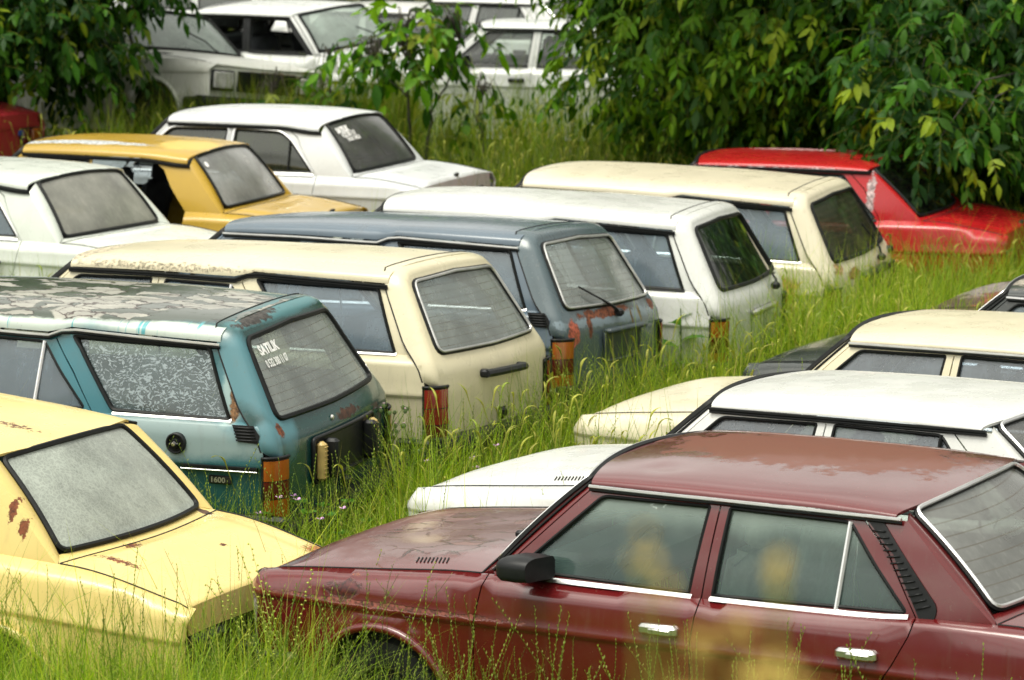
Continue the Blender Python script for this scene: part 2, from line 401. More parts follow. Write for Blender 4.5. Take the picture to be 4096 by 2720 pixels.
def make_car(name, label, cat, spec):
    T = spec['T']; p = body_params(T); zb, zr, zd = p['zb'], p['zr'], p['zd']; L = p['L']
    pm = spec['paint']; root = bpy.data.objects.new(name, None); COL.objects.link(root)
    root['label'] = label; root['category'] = cat
    if spec.get('group'): root['group'] = spec['group']
    x, y, a, z, r, q = spec['pose']; root.location = (x, y, z); root.rotation_euler = (r, q, a); root.empty_display_size = .3
    det = spec.get('detail', 1.0); SP = .085/det
    gside = spec.get('gside') or G('side'); grear = spec.get('grear') or gside; gfront = spec.get('gfront') or gside
    frame_m = spec.get('frame') or pm
    boxy = T == 'F'
    crz = .715 if not boxy else .80
    CR = (crz+.022, crz+.008, crz, crz-.010, crz-.022)
    fa, ra = p['arches']
    hwmax = .815 if not boxy else .80
    def hw(u):
        w = hwmax-.065*max(0, (1.0-u)/1.0)**2-.055*max(0, (u-3.2)/1.0)**2
        if u < .22: w -= .07*(1-math.sqrt(max(0, 1-min(1, (.22-u)/.10)**2)))
        if T != 'W' and u > L-.035: w -= .025*(1-math.sqrt(max(0, 1-min(1, (u-(L-.035))/.035)**2)))
        return w
    def rs(u): return .045+.035*sst(1.35, 1.1, u)+(.006*sst(3.2, 3.6, u) if T != 'W' else 0)
    def ry(u): return .045+.050*sst(1.38, 1.1, u)+(.022*sst(3.25, 3.6, u) if T != 'W' else .0)
    def side(u, e):
        rr = rs(u); zt = zb(u); zs = zt-rr; ee = min(e, zs); w = hw(u)
        if ee >= crz: yy = w-.026*((ee-crz)/.2)**1.4
        else: yy = w-.055*((crz-ee)/.5)**2
        yy += -.009*sst(crz+.002, crz-.022, ee)+.003*math.exp(-((ee-crz-.008)/.012)**2)
        for ac in (fa, ra):
            d = math.hypot(u-ac, ee-.30)
            yy += .016*sst(.43, .36, d) if ee > .2 else 0
        z2 = ee
        if e > zs:
            th = min(1.25, (e-zs)/rr); yy -= ry(u)*(1-math.cos(min(1, th)*PI/2)); z2 = zs+rr*math.sin(min(1, th)*PI/2)
            if th > 1: yy -= (th-1)*rr
        return XF(u, yy, z2)
    def S(u, e): return side(u, e)
    def yb(u): return side(u, zb(u))[1]-.004
    yd0 = .638 if not boxy else .625
    def yd(u): return yd0-.02*max(0, (2.2-u)/.6)**2-(.02 if T == 'S' else .045)*max(0, (u-2.9)/.9)**2
    def Gs(u, z):   # greenhouse side
        b = zb(u)-.01; t = (z-b)/(zd(u)-b)
        return XF(u, yb(u)+(yd(u)-yb(u))*t+.012*4*t*(1-t), z)
    bw, tw = p['ws']
    def W(s, t):    # windscreen
        k = 1-s*s
        A = (bw[0]-bw[3]*k, bw[1]*s, bw[2]+.012*k); B = (tw[0]-tw[3]*k, tw[1]*s, tw[2]+tw[4]*k)
        q = lerp3(A, B, t); return XF(q[0]-.012*4*t*(1-t), q[1], q[2]+.008*4*t*(1-t))
    if T == 'S': rt, rb = (3.085, .545, 1.302, .055, .028), (3.475, .648, .958, .085, .010)
    elif boxy: rt, rb = (3.035, .535, 1.342, .03, .036), (3.325, .628, .972, .06, .012)
    else: rt = rb = None
    def R(s, t):    # rear window of a saloon, t 0 bottom 1 top
        k = 1-s*s
        A = (rb[0]+rb[3]*k, rb[1]*s, rb[2]+rb[4]*k); B = (rt[0]+rt[3]*k, rt[1]*s, rt[2]+rt[4]*k)
        q = lerp3(A, B, t); return XF(q[0]+.012*4*t*(1-t), q[1], q[2]+.008*4*t*(1-t))
    parts = {}
    body = MB(); both = MB()
    topline = lambda u0, u1, n=14: [(u0+(u1-u0)*i/n, zb(u0+(u1-u0)*i/n)) for i in range(n+1)]
    arc = lambda c, r, a0, a1, n=16: [(c+r*math.cos(math.radians(a0+(a1-a0)*i/n)), .30+r*math.sin(math.radians(a0+(a1-a0)*i/n))) for i in range(n+1)]
    cutA = [(1.318, zb(1.318)), (1.312, .87), (1.285, .75), (1.272, .62), (1.27, .24)]
    if boxy: cutA = [(1.30, zb(1.3)), (1.29, .86), (1.275, .7), (1.27, .24)]
    bB = p['bB']; cutB = [(bB, zb(bB)), (bB-.006, .85), (bB-.024, .72), (bB-.03, .24)]
    dr = p['drear']
    cutC = [(dr, zb(dr)), (dr-.012, .87), (dr-.07, .76), (dr-.185, .58), (dr-.27, .42), (dr-.28, .24)]
    if T != 'S': cutC = [(dr, zb(dr)), (dr-.004, .87), (dr-.03, .76), (dr-.12, .60), (dr-.19, .45), (dr-.20, .24)]
    def sh(c, d): return [(u+d, e) for u, e in c]
    # ---- fender
    fl = MB()
    poly = topline(.135, 1.318)[:-1]+sh(cutA, -.003)+[(1.17, .24)]+arc(fa, .345, -8, 188)+[(fa-.36, .30), (.135, .34)]
    patch(fl, poly, S, 0, sp=SP, rows=CR)
    rim_pts = [tuple(Vector(S(u, e))+Vector((0, .004, 0))) for u, e in arc(fa, .347, -8, 188, 22)]
    fl.tube(rim_pts, .020, seg=8)
    # ---- rear quarter
    qend = L if T != 'W' else None
    if T != 'W':
        poly = topline(dr, L-.002)+[(L-.002, .36), (ra+.36, .30)]+arc(ra, .345, -8, 188)+[(dr-.28, .24)]+list(reversed(sh(cutC, .003)))
    else:
        poly = topline(dr, 3.998)+[(4.022, .88), (4.040, .80), (4.045, .765), (4.045, .38), (ra+.36, .30)]+arc(ra, .345, -8, 188)+[(dr-.20, .24)]+list(reversed(sh(cutC, .003)))
    patch(fl, poly, S, 0, sp=SP, rows=CR)
    rim_pts = [tuple(Vector(S(u, e))+Vector((0, .004, 0))) for u, e in arc(ra, .347, -8, 188, 22)]
    fl.tube(rim_pts, .020, seg=8)
    # sill
    patch(fl, [(1.17, .235), (ra-.35, .235), (ra-.35, .17), (1.17, .17)], lambda u, e: XF(u, side(u, .24)[1]-.012, e), 0, sp=.2)
    # ---- A pillar
    def Aline(t):
        u = 1.345+(1.742-1.345)*t if not boxy else 1.315+(1.665-1.315)*t
        z = zb(u)-.004+(zd(u)-zb(u)+.002)*t
        return Gs(u, z)
    def AP(t, k):
        a = W(.985, t*1.0); b = Aline(t); m = lerp3(a, b, k); n = Vector((.35, .75, .3))
        return tuple(Vector(m)+n*(.012*math.sin(PI*k)))
    gridpatch(fl, AP, 10, 4, 0, rim=.01)
    # cowl between bonnet and windscreen
    # ---- C pillar (saloon)
    if T != 'W':
        dt = p['dtop']
        cl = [(dt+.003, zd(dt)-.004), (dt+.13, 1.17), (dr+.006, zb(dr)-.008)] if not boxy else [(dt+.003, zd(dt)-.004), (dt+.09, 1.25), (dt+.16, 1.13), (dr+.005, zb(dr)-.008)]
        redge = [(rb[0]+.045, zb(rb[0]+.045)-.01), (rt[0]+.040, zd(rt[0]+.04)-.004)]
        if boxy: redge = [(rb[0]+.035, zb(rb[0]+.03)-.01), (rt[0]+.012, zd(rt[0])-.004)]
        patch(fl, cl+redge, Gs, 0, sp=SP)
        def CP(t, k):
            a = R(.985, t); u = redge[0][0]+(redge[1][0]-redge[0][0])*t; z = redge[0][1]+(redge[1][1]-redge[0][1])*t
            b = Gs(u, z); m = lerp3(b, a, k); return tuple(Vector(m)+Vector((-.5, .6, .35))*(.016*math.sin(PI*k)))
        gridpatch(fl, CP, 8, 5, 0, rim=.01)
        if spec.get('pillar_vent'):
            lv = MB(); vo = rnd([(2.962, 1.276), (3.030, 1.274), (3.292, .985), (3.278, .925), (3.222, .932), (3.085, 1.165)], [.005, .01, .03, .03, .01, 0])
            patch(lv, vo, Gs, 0, sp=.05, off=.007, rim=.014)
            for i in range(13):
                t_ = (i+1)/14; A_ = lerp3((2.975, 1.262, 0), (3.225, .945, 0), t_); B_ = lerp3((3.025, 1.262, 0), (3.28, .965, 0), t_)
                lv.tube([tuple(Vector(Gs(A_[0], A_[1]))+Vector((0, .009, .004))), tuple(Vector(Gs(B_[0], B_[1]))+Vector((0, .009, .004)))], .004, seg=5)
            parts['vent'] = lv
        # tray between rear glass and quarter top, under the glass base
        def DK(s, k):
            a = R(s, 0); uu = rb[0]+rb[3]*(1-s*s)+.05
            yy = (yb(uu)+.004)*s/0.985; return tuple(Vector(lerp3(a, XF(uu, yy, zb(uu)+.012*(1-s*s)), k)))
        gridpatch(body, DK, 12, 2, 0, rim=0, A=(-.985, .985))
    else:
        o = [(2.85, zd(2.85)-.004), (2.93, zd(2.93)-.004), (3.4, zd(3.4)-.004), (3.735, zd(3.735)-.004), (3.757, 1.335), (3.80, 1.262), (3.90, 1.09), (4.0, .922), (3.99, zb(3.99)-.01), (dr+.006, zb(dr)-.008), (2.98, 1.12)]
        wout = [(2.945, 1.300), (3.695, 1.281), (3.858, .925), (3.205, .935)]
        hole = rnd(wout, .03)
        patch(fl, o, Gs, 0, holes=[inset(hole, .006)], sp=SP)
        gl = MB(); patch(gl, inset(hole, .004), Gs, 0, sp=.12, rim=0, off=-.012)
        sl = MB(); sl.tube([tuple(Vector(Gs(*v))+Vector((0, -.002, 0))) for v in resamp(inset(hole, .011), .05)], .017, True, flat=.6)
        tr = MB(); ribbon(tr, [Vector(Gs(u, zb(u)+.004)) for u in [3.215+i*.08 for i in range(9)]])
        parts['wsq'] = (gl, sl, tr)
        # louvre in the rear pillar foot
        lv = MB(); lo = [(3.875, .922), (3.985, .922), (4.022, .875), (4.018, .835), (3.915, .842)]
        def LS(u, e): return tuple(Vector(side(u, min(e, zb(u)-.05)) if e < zb(u)-.05 else XF(u, side(u, zb(u)-.05)[1]-(e-zb(u)+.05)*.25, e))+Vector((0, .006, 0)))
        patch(lv, lo, LS, 0, sp=.04)
        for i in range(5):
            zz = .850+i*.015; lv.tube([tuple(Vector(LS(3.905-i*.005+k*.035, zz))+Vector((0, .004, 0))) for k in range(4)], .0045, seg=5)
        parts['louvre'] = lv
    # ---- doors
    def upper(mb, outer, hole):
        patch(mb, outer, Gs, 1, holes=[hole], sp=SP, rim=.014)
    doors = []
    fgl = rnd([(1.435, zb(1.43)+.022), (1.795, 1.266), (p['tB']-.045, 1.270), (bB-.053, zb(2.2)+.012)], [.01, .03, .012, .01]) if not boxy else rnd([(1.40, .972), (1.70, 1.285), (p['tB']-.035, 1.293), (bB-.035, .967)], [.01, .05, .015, .01])
    fout = [(1.352, zb(1.352)-.004), (1.745, zd(1.745)-.006), (p['tB']-.004, zd(2.33)-.006), (bB-.003, zb(bB)-.004)] if not boxy else rnd([(1.322, zb(1.32)-.004), (1.668, zd(1.67)-.006), (p['tB']-.003, zd(2.2)-.006), (bB-.003, zb(bB)-.004)], [0, .03, 0, 0])
    dt = p['dtop']
    if T == 'S':
        rgl = rnd([(2.333, zb(2.33)+.010), (2.368, 1.272), (2.893, 1.266), (3.02, 1.115), (3.172, .948)], [.01, .012, .03, .03, .03])
        dv = ((2.892, 1.266), (2.872, zb(2.87)+.006))
        rout = [(bB+.003, zb(bB)-.004), (p['tB']+.003, zd(2.33)-.006), (dt-.003, zd(dt)-.006), (dt+.125, 1.165), (dr-.002, zb(dr)-.004)]
    elif T == 'W':
        rgl = rnd([(2.333, zb(2.33)+.010), (2.368, 1.266), (2.795, 1.255), (2.91, 1.115), (3.062, .940)], [.01, .012, .03, .03, .03])
        dv = ((2.794, 1.256), (2.772, zb(2.77)+.006))
        rout = [(bB+.003, zb(bB)-.004), (p['tB']+.003, zd(2.33)-.006), (dt-.003, zd(dt)-.004), (2.97, 1.12), (dr-.002, zb(dr)-.004)]
    else:
        rgl = rnd([(2.275, .970), (2.292, 1.292), (2.70, 1.283), (2.80, 1.215), (3.015, .978)], [.01, .015, .05, .05, .02])
        dv = ((2.79, 1.24), (2.80, .975))
        rout = rnd([(bB+.003, zb(bB)-.004), (p['tB']+.003, zd(2.26)-.006), (dt-.003, zd(dt)-.006), (dt+.087, 1.245), (dt+.157, 1.128), (dr-.002, zb(dr)-.004)], [0, 0, .05, .02, .02, 0])
    def belt(u0, u1): return list(topline(u0, u1, 8))
    for idx, (lo, outer, hole) in enumerate(((list(belt(cutA[0][0]+.003, bB-.003))+sh(cutB, -.003)[1:]+list(reversed(sh(cutA, .003)))[:-1], fout, fgl),
                                             (list(belt(bB+.003, dr-.003))+sh(cutC, -.003)[1:]+list(reversed(sh(cutB, .003)))[:-1], rout, rgl))):
        d = MB(); patch(d, lo, S, 0, sp=SP, rows=CR); upper(d, outer, hole)
        g = MB(); patch(g, inset(hole, -.002), Gs, 0, sp=.12, rim=0, off=-.014)
        if idx == 0: g2 = None
        sl = MB(); sl.tube([tuple(Vector(Gs(*v))+Vector((0, -.006, 0))) for v in resamp(inset(hole, .003), .05)], .009, True)
        tr = MB()
        u0, u1 = (1.44, bB-.04) if idx == 0 else (2.33, dr-.03)
        if boxy: u0 -= .03
        ribbon(tr, [Vector(Gs(u0+(u1-u0)*i/8, zb(u0+(u1-u0)*i/8)+(.004 if not boxy else .008))) for i in range(9)])
        if idx == 1 and not boxy or (idx == 1 and boxy):
            A = Gs(*dv[0]); B = Gs(*dv[1]); tr.tube([tuple(Vector(lerp3(A, B, k/4))+Vector((0, .002, 0))) for k in range(5)], .010 if not boxy else .008, seg=6, flat=.6, mi=1 if boxy else 0)
        if boxy:  # bright window surround
            tr.tube([tuple(Vector(Gs(*v))+Vector((0, .003, 0))) for v in resamp(inset(hole, -.010), .06)], .007, True)
        # handle
        hd = MB(); hu = (bB-.155 if idx == 0 else dr-.215); hz = .785 if not boxy else .80
        c = Vector(side(hu, hz))
        hd.box(c+Vector((0, .012, 0)), (.172, .034, .046), 0, .012); hd.box(c+Vector((-.012, .028, -.004)), (.100, .014, .026), 0, .005)
        if boxy: hd = MB(); hd.tube([c+Vector((-.07, .0, 0)), c+Vector((-.06, .03, 0)), c+Vector((.05, .032, 0)), c+Vector((.07, .015, 0))], .012, seg=8); hd.box(c+Vector((.06, .01, -.004)), (.035, .03, .035), 0, .008)
        dirt = MB()
        # recess shadow cup below the handle
        doors.append((d, g, sl, tr, hd))
    # ---- roof
    n_ = 4.0
    def RF(t, f):
        ph = f*PI/2; sn = math.sin(ph); cs = math.cos(ph)
        yy = abs(sn)**(2/n_)*(1 if sn >= 0 else -1); hh = abs(cs)**(2/n_)
        yn = min(1, abs(yy)*yd(2.2)/tw[1])
        uf = tw[0]-tw[3]*(1-yn*yn)+.02*max(0, abs(yy)*yd(2.2)-tw[1])/.08
        if T == 'W': ur = 3.742+.028*(1-yy*yy)
        else: ur = rt[0]+.012+(rt[3])*(1-min(1, abs(yy)*yd(3)/rt[1])**2)-.02*max(0, abs(yy)*yd(3)-rt[1])/.08+(0 if not boxy else -.0)
        tt = t; u = uf+(ur-uf)*tt
        base = zd(u); H = zr(u)-.016-base; z = base+H*hh+.016*(1-yy*yy)
        if T == 'W': z += .006*sst(.03, 0, abs(abs(yy)-.45)) + .004*sst(.03, 0, abs(abs(yy)-.15))
        for dn in spec.get('dents', ()):
            z -= dn[3]*math.exp(-((u-dn[0])/dn[2])**2-((yy*yd(u)-dn[1])/dn[2])**2)
        return XF(u, yy*yd(u), z)
    roof = MB(); gridpatch(roof, RF, 30, 36, 0, rim=.012, B=(-.985, .985))
    rails = []
    u0, u1 = tw[0]+.02, (3.745 if T == 'W' else rt[0]+.02)
    for s_ in (1, -1):
        rail = MB(); rails.append(rail); pts = []
        nn = 26
        for i in range(nn+1):
            u = u0+(u1-u0)*i/nn; pts.append(XF(u, s_*(yd(u)+.020), zd(u)+.002))
        rail.tube(pts, .0095, seg=6, flat=.8, mi=0)
        rail.tube([(a_, b_-s_*.004, c_-.012) for a_, b_, c_ in pts], .008, seg=6, mi=1)
        # down the A pillar
        rail.tube([tuple(Vector(lerp3(W(.985*s_, k/6), (lambda v: (v[0], v[1]*s_, v[2]))(Aline(k/6)), .62))+Vector((.004, .012*s_, .008))) for k in range(7)], .006, seg=5, mi=1)
    # ---- bonnet
    hu0, hu1 = .155, 1.215
    crown = .038 if not boxy else .03
    def HD(t, f):
        yy = f*(yb(.3+t*.8)+.002)
        ue = hu1-.0*f+.06*f*f; us = hu0+.035*f*f
        u = us+(ue-us)*t; yl = (side(u, zb(u))[1]-.006)*f
        z = zb(u)+crown*(1-abs(f)**3.5)*sst(0, .25, t+.05)-.030*max(0, (.24-u)/.1)**2
        z += .008*sst(.78, .72, abs(f))*sst(0.02, .1, t)
        for dn in spec.get('hdents', ()): z -= dn[3]*math.exp(-((u-dn[0])/dn[2])**2-((yl-dn[1])/dn[2])**2)
        return XF(u, yl, z)
    hood = MB(); gridpatch(hood, HD, 22, 28, 0, rim=.03, B=(-1, 1))
    for s_ in (1, -1): body.tube([tuple(Vector(HD(k/14, s_))+Vector((0, .004*s_, .0005))) for k in range(15)], .0042, seg=5, mi=2)
    body.tube([tuple(Vector(HD(1, -1+k/8))+Vector((-.003, 0, .0))) for k in range(17)], .0042, seg=5, mi=2)
    lous = []
    for s_ in (1, -1):
        lou = MB(); lous.append(lou)
        for i in range(9):
            u = .86+i*.018; f = .80*s_
            t = (u-hu0-.02)/(hu1-hu0)
            A = Vector(HD(t, f)); B = Vector(HD(t+.015, f+.085*s_)); lou.tube([A+Vector((0, 0, .0015)), B+Vector((0, 0, .0015))], .0035, seg=5)
    def CW(t, f):   # scuttle panel
        ue = hu1+.06*f*f+.005; a = Vector(W(f*.985, 0)); yl = (side(ue, zb(ue))[1]-.006)*f
        b = Vector(XF(ue, yl, zb(ue)+crown*(1-abs(f)**3.5)-.004)); m = b.lerp(a, t); return (m.x, m.y, m.z)
    gridpatch(body, CW, 4, 16, 0, rim=.02, B=(-1, 1))
    # ---- glass fore and aft
    wo = rnd([(-.965, .03), (.965, .03), (.965, .97), (-.965, .97)], .07)
    wgl = MB(); patch(wgl, wo, W, 0, sp=.12, rim=0, off=.001)
    wsl = MB(); wl = [tuple(Vector(W(*v))+Vector((.003, 0, .004))) for v in resamp(wo, .06)]
    wsl.tube(wl, .018, True, mi=0); wsl.tube([tuple(Vector(v)+Vector((.008, 0, .010))) for v in wl], .007, True, mi=1)
    if T != 'W':
        ro = rnd([(-.97, .02), (.97, .02), (.97, .985), (-.97, .985)], .09)
        rgl_ = MB(); patch(rgl_, ro, R, 0, sp=.12, rim=0, off=.001)
        rsl = MB(); rl = [tuple(Vector(R(*v))+Vector((-.003, 0, .004))) for v in resamp(ro, .06)]
        rsl.tube(rl, .0135, True, mi=0)
        if spec.get('rear_chrome', T == 'S'): rsl.tube([tuple(Vector(v)+Vector((-.008, 0, .010))) for v in rl], .009, True, mi=1)
        # boot lid
        tu0 = rb[0]+.055
        def TL(t, f):
            us = tu0+rb[3]*(1-f*f)*.95; ue = L-.012-.02*f*f; u = us+(ue-us)*min(1, t)
            yl = (side(u, zb(u))[1]-.010)*f; z = zb(u)+(.016 if not boxy else .022)*(1-abs(f)**4)
            if not boxy: z += .006*sst(.80, .74, abs(f))*sst(.02, .12, t)*sst(1.0, .9, t)
            if boxy: z += .012*(sst(.86, .80, abs(f))*sst(.0, .08, t)*sst(1.0, .93, t))-.010*(sst(.66, .60, abs(f))*sst(.16, .22, t)*sst(.86, .80, t))
            if t > .975: z -= .008*((t-.975)/.025)**2 if t <= 1 else .008
            if t > 1: z -= (t-1)*1.2; u += .012*(t-1)/.15
            return XF(u, yl, z)
        boot = MB(); gridpatch(boot, TL, 24, 24, 0, rim=.012, A=(0, .9995), B=(-1, 1)); gridpatch(boot, TL, 2, 24, 0, rim=.02, A=(1.0005, 1.10), B=(-1, 1))
        lk = MB(); c = Vector(TL(.955, 0)); lk.lathe([(0, .020), (.014, .018), (.021, .008), (.024, -.01)], (0, 0, 0), 'Z', 14)
        lk.V = [(c.x+vx-.6*vz, c.y+vy, c.z+vz+.006) for vx, vy, vz in lk.V]
        for s_ in (1, -1): body.tube([tuple(Vector(TL(k/14, s_))+Vector((0, .005*s_, .0005))) for k in range(15)], .0048, seg=5, mi=2)
        body.tube([tuple(Vector(TL(0, -1+k/8))+Vector((.004, 0, .0))) for k in range(17)], .004, seg=5, mi=2)
        # tail panel
        def TP(y_, z_): return XF(L-.016-.02*(y_/.7)**2+.01*sst(.7, .5, z_), y_, z_)
        tp = [(-.715, .36), (.715, .36), (.72, zb(L)-.085), (.6, zb(L)-.045), (-.6, zb(L)-.045), (-.72, zb(L)-.085)]
        patch(body, tp, TP, 2 if spec.get('dark_tail') else 0, sp=.12)
        tls = []
        for s_ in (1, -1):
            tl = MB(); c0 = Vector(XF(L-.02, .53*s_, .655)); tl.box(c0, (.05, .30, .15), 0, .012)
            am = MB(); am.box(c0+Vector((-.012, .075*s_, .0)), (.05, .14, .135), 0, .012); rd = MB(); rd.box(c0+Vector((-.012, -.07*s_, .0)), (.05, .14, .135), 0, .012)
            tls.append((tl, am, rd))
    else:
        ur = spline([.36, .5, .75, .84, .885, .93, 1.335, 1.42], [4.135, 4.150, 4.150, 4.140, 4.118, 4.088, 3.838, 3.785])
        def TG(y_, z_): return XF(ur(z_)-.035*(y_/.6)**2+.012, y_, z_)
        cy = lambda y_: 1.352-.020*(y_/.52)**2
        top = [(.50-.1*i, cy(.50-.1*i)) for i in range(11)]
        face = [(.545, 1.300)]+top+[(-.545, 1.300), (-.695, .895), (-.715, .84), (-.722, .765), (-.66, .765), (-.655, .44), (-.62, .425), (.62, .425), (.655, .44), (.66, .765), (.722, .765), (.715, .84), (.695, .895)]
        go = rnd([(.515, 1.308), (.0, 1.326), (-.515, 1.308), (-.628, .935), (0, .928), (.628, .935)], [.05, 0, .05, .05, 0, .05])
        tg = MB(); patch(tg, face, TG, 0, holes=[inset(go, .01)], sp=.07/det, rim=0)
        # rolled edge to the seam
        fl_ = resamp(face, .05); n = len(fl_); A_ = sum(fl_[i][0]*fl_[(i+1) % n][1]-fl_[(i+1) % n][0]*fl_[i][1] for i in range(n)); sg = -1 if A_ > 0 else 1
        for i in range(n):
            pass
        V = []; F = []
        seg = 5
        offv = []
        for i in range(n):
            a_ = Vector(fl_[i-1]); b_ = Vector(fl_[(i+1) % n]); d_ = (b_-a_).normalized(); offv.append(Vector((-d_.y, d_.x))*sg)
        sm = [((offv[i-1]+offv[i]*2+offv[(i+1) % n])).normalized() for i in range(n)]
        for i in range(n):
            zz = fl_[i][1]; low = zz < .80
            P = Vector(TG(*fl_[i])); rx = .052 if not low else .02; dx = .085*sst(.7, 1.0, zz)+.055
            if low: rx, dx = .012, .03
            for k in range(seg+1):
                an = k/seg*PI/2; o_ = sm[i]*(rx*math.sin(an)); V.append((P.x+dx*(1-math.cos(an)), P.y+o_.x, P.z+o_.y))
        for i in range(n):
            j = (i+1) % n
            for k in range(seg): F.append((i*(seg+1)+k, j*(seg+1)+k, j*(seg+1)+k+1, i*(seg+1)+k+1))
        tg.add(V, F if sg < 0 else [tuple(reversed(f)) for f in F], 0)
        sm_l = [V[i*(seg+1)+seg] for i in range(n)]; tg.tube([v for v in sm_l], .0045, True, seg=5, mi=1)
        tgl = MB(); patch(tgl, go, TG, 0, sp=.12, rim=0, off=-.002)
        tsl = MB(); rl = [tuple(Vector(TG(*v))+Vector((-.002, 0, .001))) for v in resamp(go, .05)]
        tsl.tube(rl, .0145, True, mi=0)
        if spec.get('rear_chrome'): tsl.tube([tuple(Vector(TG(*v))+Vector((-.012, 0, .006))) for v in resamp(inset(go, .003), .05)], .0085, True, mi=1)
        # rear corner panels below the lamps
        def RC(k, z_):
            an = k*PI/2; return XF(4.045+.095*math.sin(an), .668+.128*math.cos(an)-.01*max(0, (.6-z_))*2, z_)
        gridpatch(fl, RC, 5, 2, 0, rim=0, A=(0, 1), B=(.36, .46))
        tls = []
        tl = MB(); gridpatch(tl, lambda k, z_: RC(k, z_), 6, 2, 0, rim=.0, A=(0, 1), B=(.45, .765))
        tl.tube([RC(k/6, .768) for k in range(7)], .009, seg=5)
        am = MB(); gridpatch(am, lambda k, z_: tuple(Vector(RC(k, z_))+Vector((-.008*math.sin(k*PI/2), .008*math.cos(k*PI/2), 0))), 8, 3, 0, rim=.01, A=(.10, .92), B=(.655, .755))
        rd = MB(); gridpatch(rd, lambda k, z_: tuple(Vector(RC(k, z_))+Vector((-.008*math.sin(k*PI/2), .008*math.cos(k*PI/2), 0))), 8, 3, 0, rim=.01, A=(.10, .92), B=(.565, .650))
        a2 = MB(); gridpatch(a2, lambda k, z_: tuple(Vector(RC(k, z_))+Vector((-.008*math.sin(k*PI/2), .008*math.cos(k*PI/2), 0))), 8, 3, 0, rim=.01, A=(.10, .92), B=(.465, .560))
        tls = [(tl, am, rd, a2), (tl.mirror(), am.mirror(), rd.mirror(), a2.mirror())]
    # ---- nose
    def NP(y_, z_): return XF(.15+.02*(y_/.7)**2+.03*sst(.7, .5, z_), y_, z_)
    patch(body, [(-.70, .36), (.70, .36), (.72, .765), (-.72, .765)], NP, 0, sp=.12)
    gr = MB(); patch(gr, [(-.36, .555), (.36, .555), (.36, .745), (-.36, .745)], NP, 0, sp=.15, off=.012, rim=.03)
    for i in range(6): gr.tube([tuple(Vector(NP(-.35+k*.07, .575+i*.03))+Vector((.017, 0, 0))) for k in range(11)], .004, seg=5)
    hls = []
    for s_ in (1, -1):
        h = MB(); c0 = Vector(NP(.54*s_, .65))
        h.box(c0+Vector((.0, 0, 0)), (.04, .28, .19), 0, .012); ln = MB(); ln.box(c0+Vector((.014, 0, 0)), (.03, .25, .16), 0, .012)
        for i in range(5): ln.box(c0+Vector((.03, -.1+i*.05, 0)), (.006, .006, .15), 0, .002)
        hls.append((h, ln))
    # ---- bumpers
    def bumper(u, sgn, mi=0, drop=0.0):
        b = MB(); prof = [(-.05, -.06), (.035, -.07), (.06, -.02), (.06, .035), (.04, .065), (-.05, .065)]
        V = []; F = []; ys = [-.83, -.80, -.6, -.3, 0, .3, .6, .80, .83]; k = len(prof)
        for y_ in ys:
            cv = .05*(abs(y_)/.83)**3
            for a_, b_ in prof: V.append(XF(u+sgn*(a_-cv), y_, .43+b_-drop*(y_+.8)))
        for i in range(len(ys)-1):
            for j in range(k): F.append((i*k+j, i*k+(j+1) % k, (i+1)*k+(j+1) % k, (i+1)*k+j))
        F.append(tuple(range(k))); F.append(tuple(range((len(ys)-1)*k, len(ys)*k)))
        b.add(V, F, mi)
        for s_ in (1, -1): b.box(XF(u-sgn*.16, .80*s_, .43), (.30, .05, .11), mi, .02)
        return b
    # ---- inside
    cab = MB()
    cab.box(XF(2.1, 0, .27), (3.7, 1.40, .06), 0, .02)
    cab.box(XF(.68, 0, .52), (.85, 1.15, .42), 0, .05); cab.box(XF(1.30, 0, .55), (.06, 1.46, .62), 0, .02)
    if T != 'W': cab.box(XF(3.72, 0, .58), (.60, 1.15, .45), 0, .05); cab.box(XF(3.27, 0, .905), (.42, 1.25, .03), 0, .01)
    else: cab.box(XF(3.55, 0, .50), (.95, 1.1, .30), 0, .03)
    for ac in (fa, ra):
        for s_ in (1, -1): cab.lathe([(.34, .17), (.34, -.12), (.0, -.14)] if s_ < 0 else [(.34, -.17), (.34, .12), (0, .14)], (2.13-ac, .62*s_*1.0-.0, .33), 'Y', 20)
    seats = []
    for s_ in (1, -1):
        st = MB(); st.box(XF(2.02, .36*s_, .52), (.50, .48, .16), 0, .06); st.box(XF(2.31, .36*s_, .80), (.12, .46, .56), 0, .055, Euler((0, -.22, 0))); st.box(XF(2.385, .36*s_, 1.135), (.09, .26, .17), 0, .04, Euler((0, -.15, 0)))
        st.tube([XF(2.37, .36*s_+.06, 1.0), XF(2.38, .36*s_+.06, 1.1)], .008); st.tube([XF(2.37, .36*s_-.06, 1.0), XF(2.38, .36*s_-.06, 1.1)], .008); seats.append(st)
    st = MB(); bu = 3.02 if T != 'W' else 3.0
    st.box(XF(bu-.22, 0, .52), (.50, 1.25, .18), 0, .06); st.box(XF(bu+.08, 0, .76), (.14, 1.25, .52), 0, .06, Euler((0, -.25, 0))); seats.append(st)
    dash = MB(); dash.box(XF(1.50, 0, .83), (.34, 1.36, .22), 0, .06); dash.box(XF(1.56, .36, .95), (.20, .36, .07), 0, .03)
    sw = MB(); R_ = Euler((0, -.5, 0)).to_matrix(); c0 = Vector(XF(1.78, .36, .93)); pts = [c0+R_ @ Vector((0, .19*math.cos(k*2*PI/24), .19*math.sin(k*2*PI/24))) for k in range(24)]
    sw.tube(pts, .014, True, 6); sw.tube([c0+R_ @ Vector((0, -.18, 0)), c0+R_ @ Vector((.03, 0, 0)), c0+R_ @ Vector((0, .18, 0))], .018, seg=6); sw.tube([c0+R_ @ Vector((.02, 0, 0)), c0+Vector((.3, 0, -.16))], .022)
    # ================= link everything
    body.join(fl); body.join(fl.mirror())
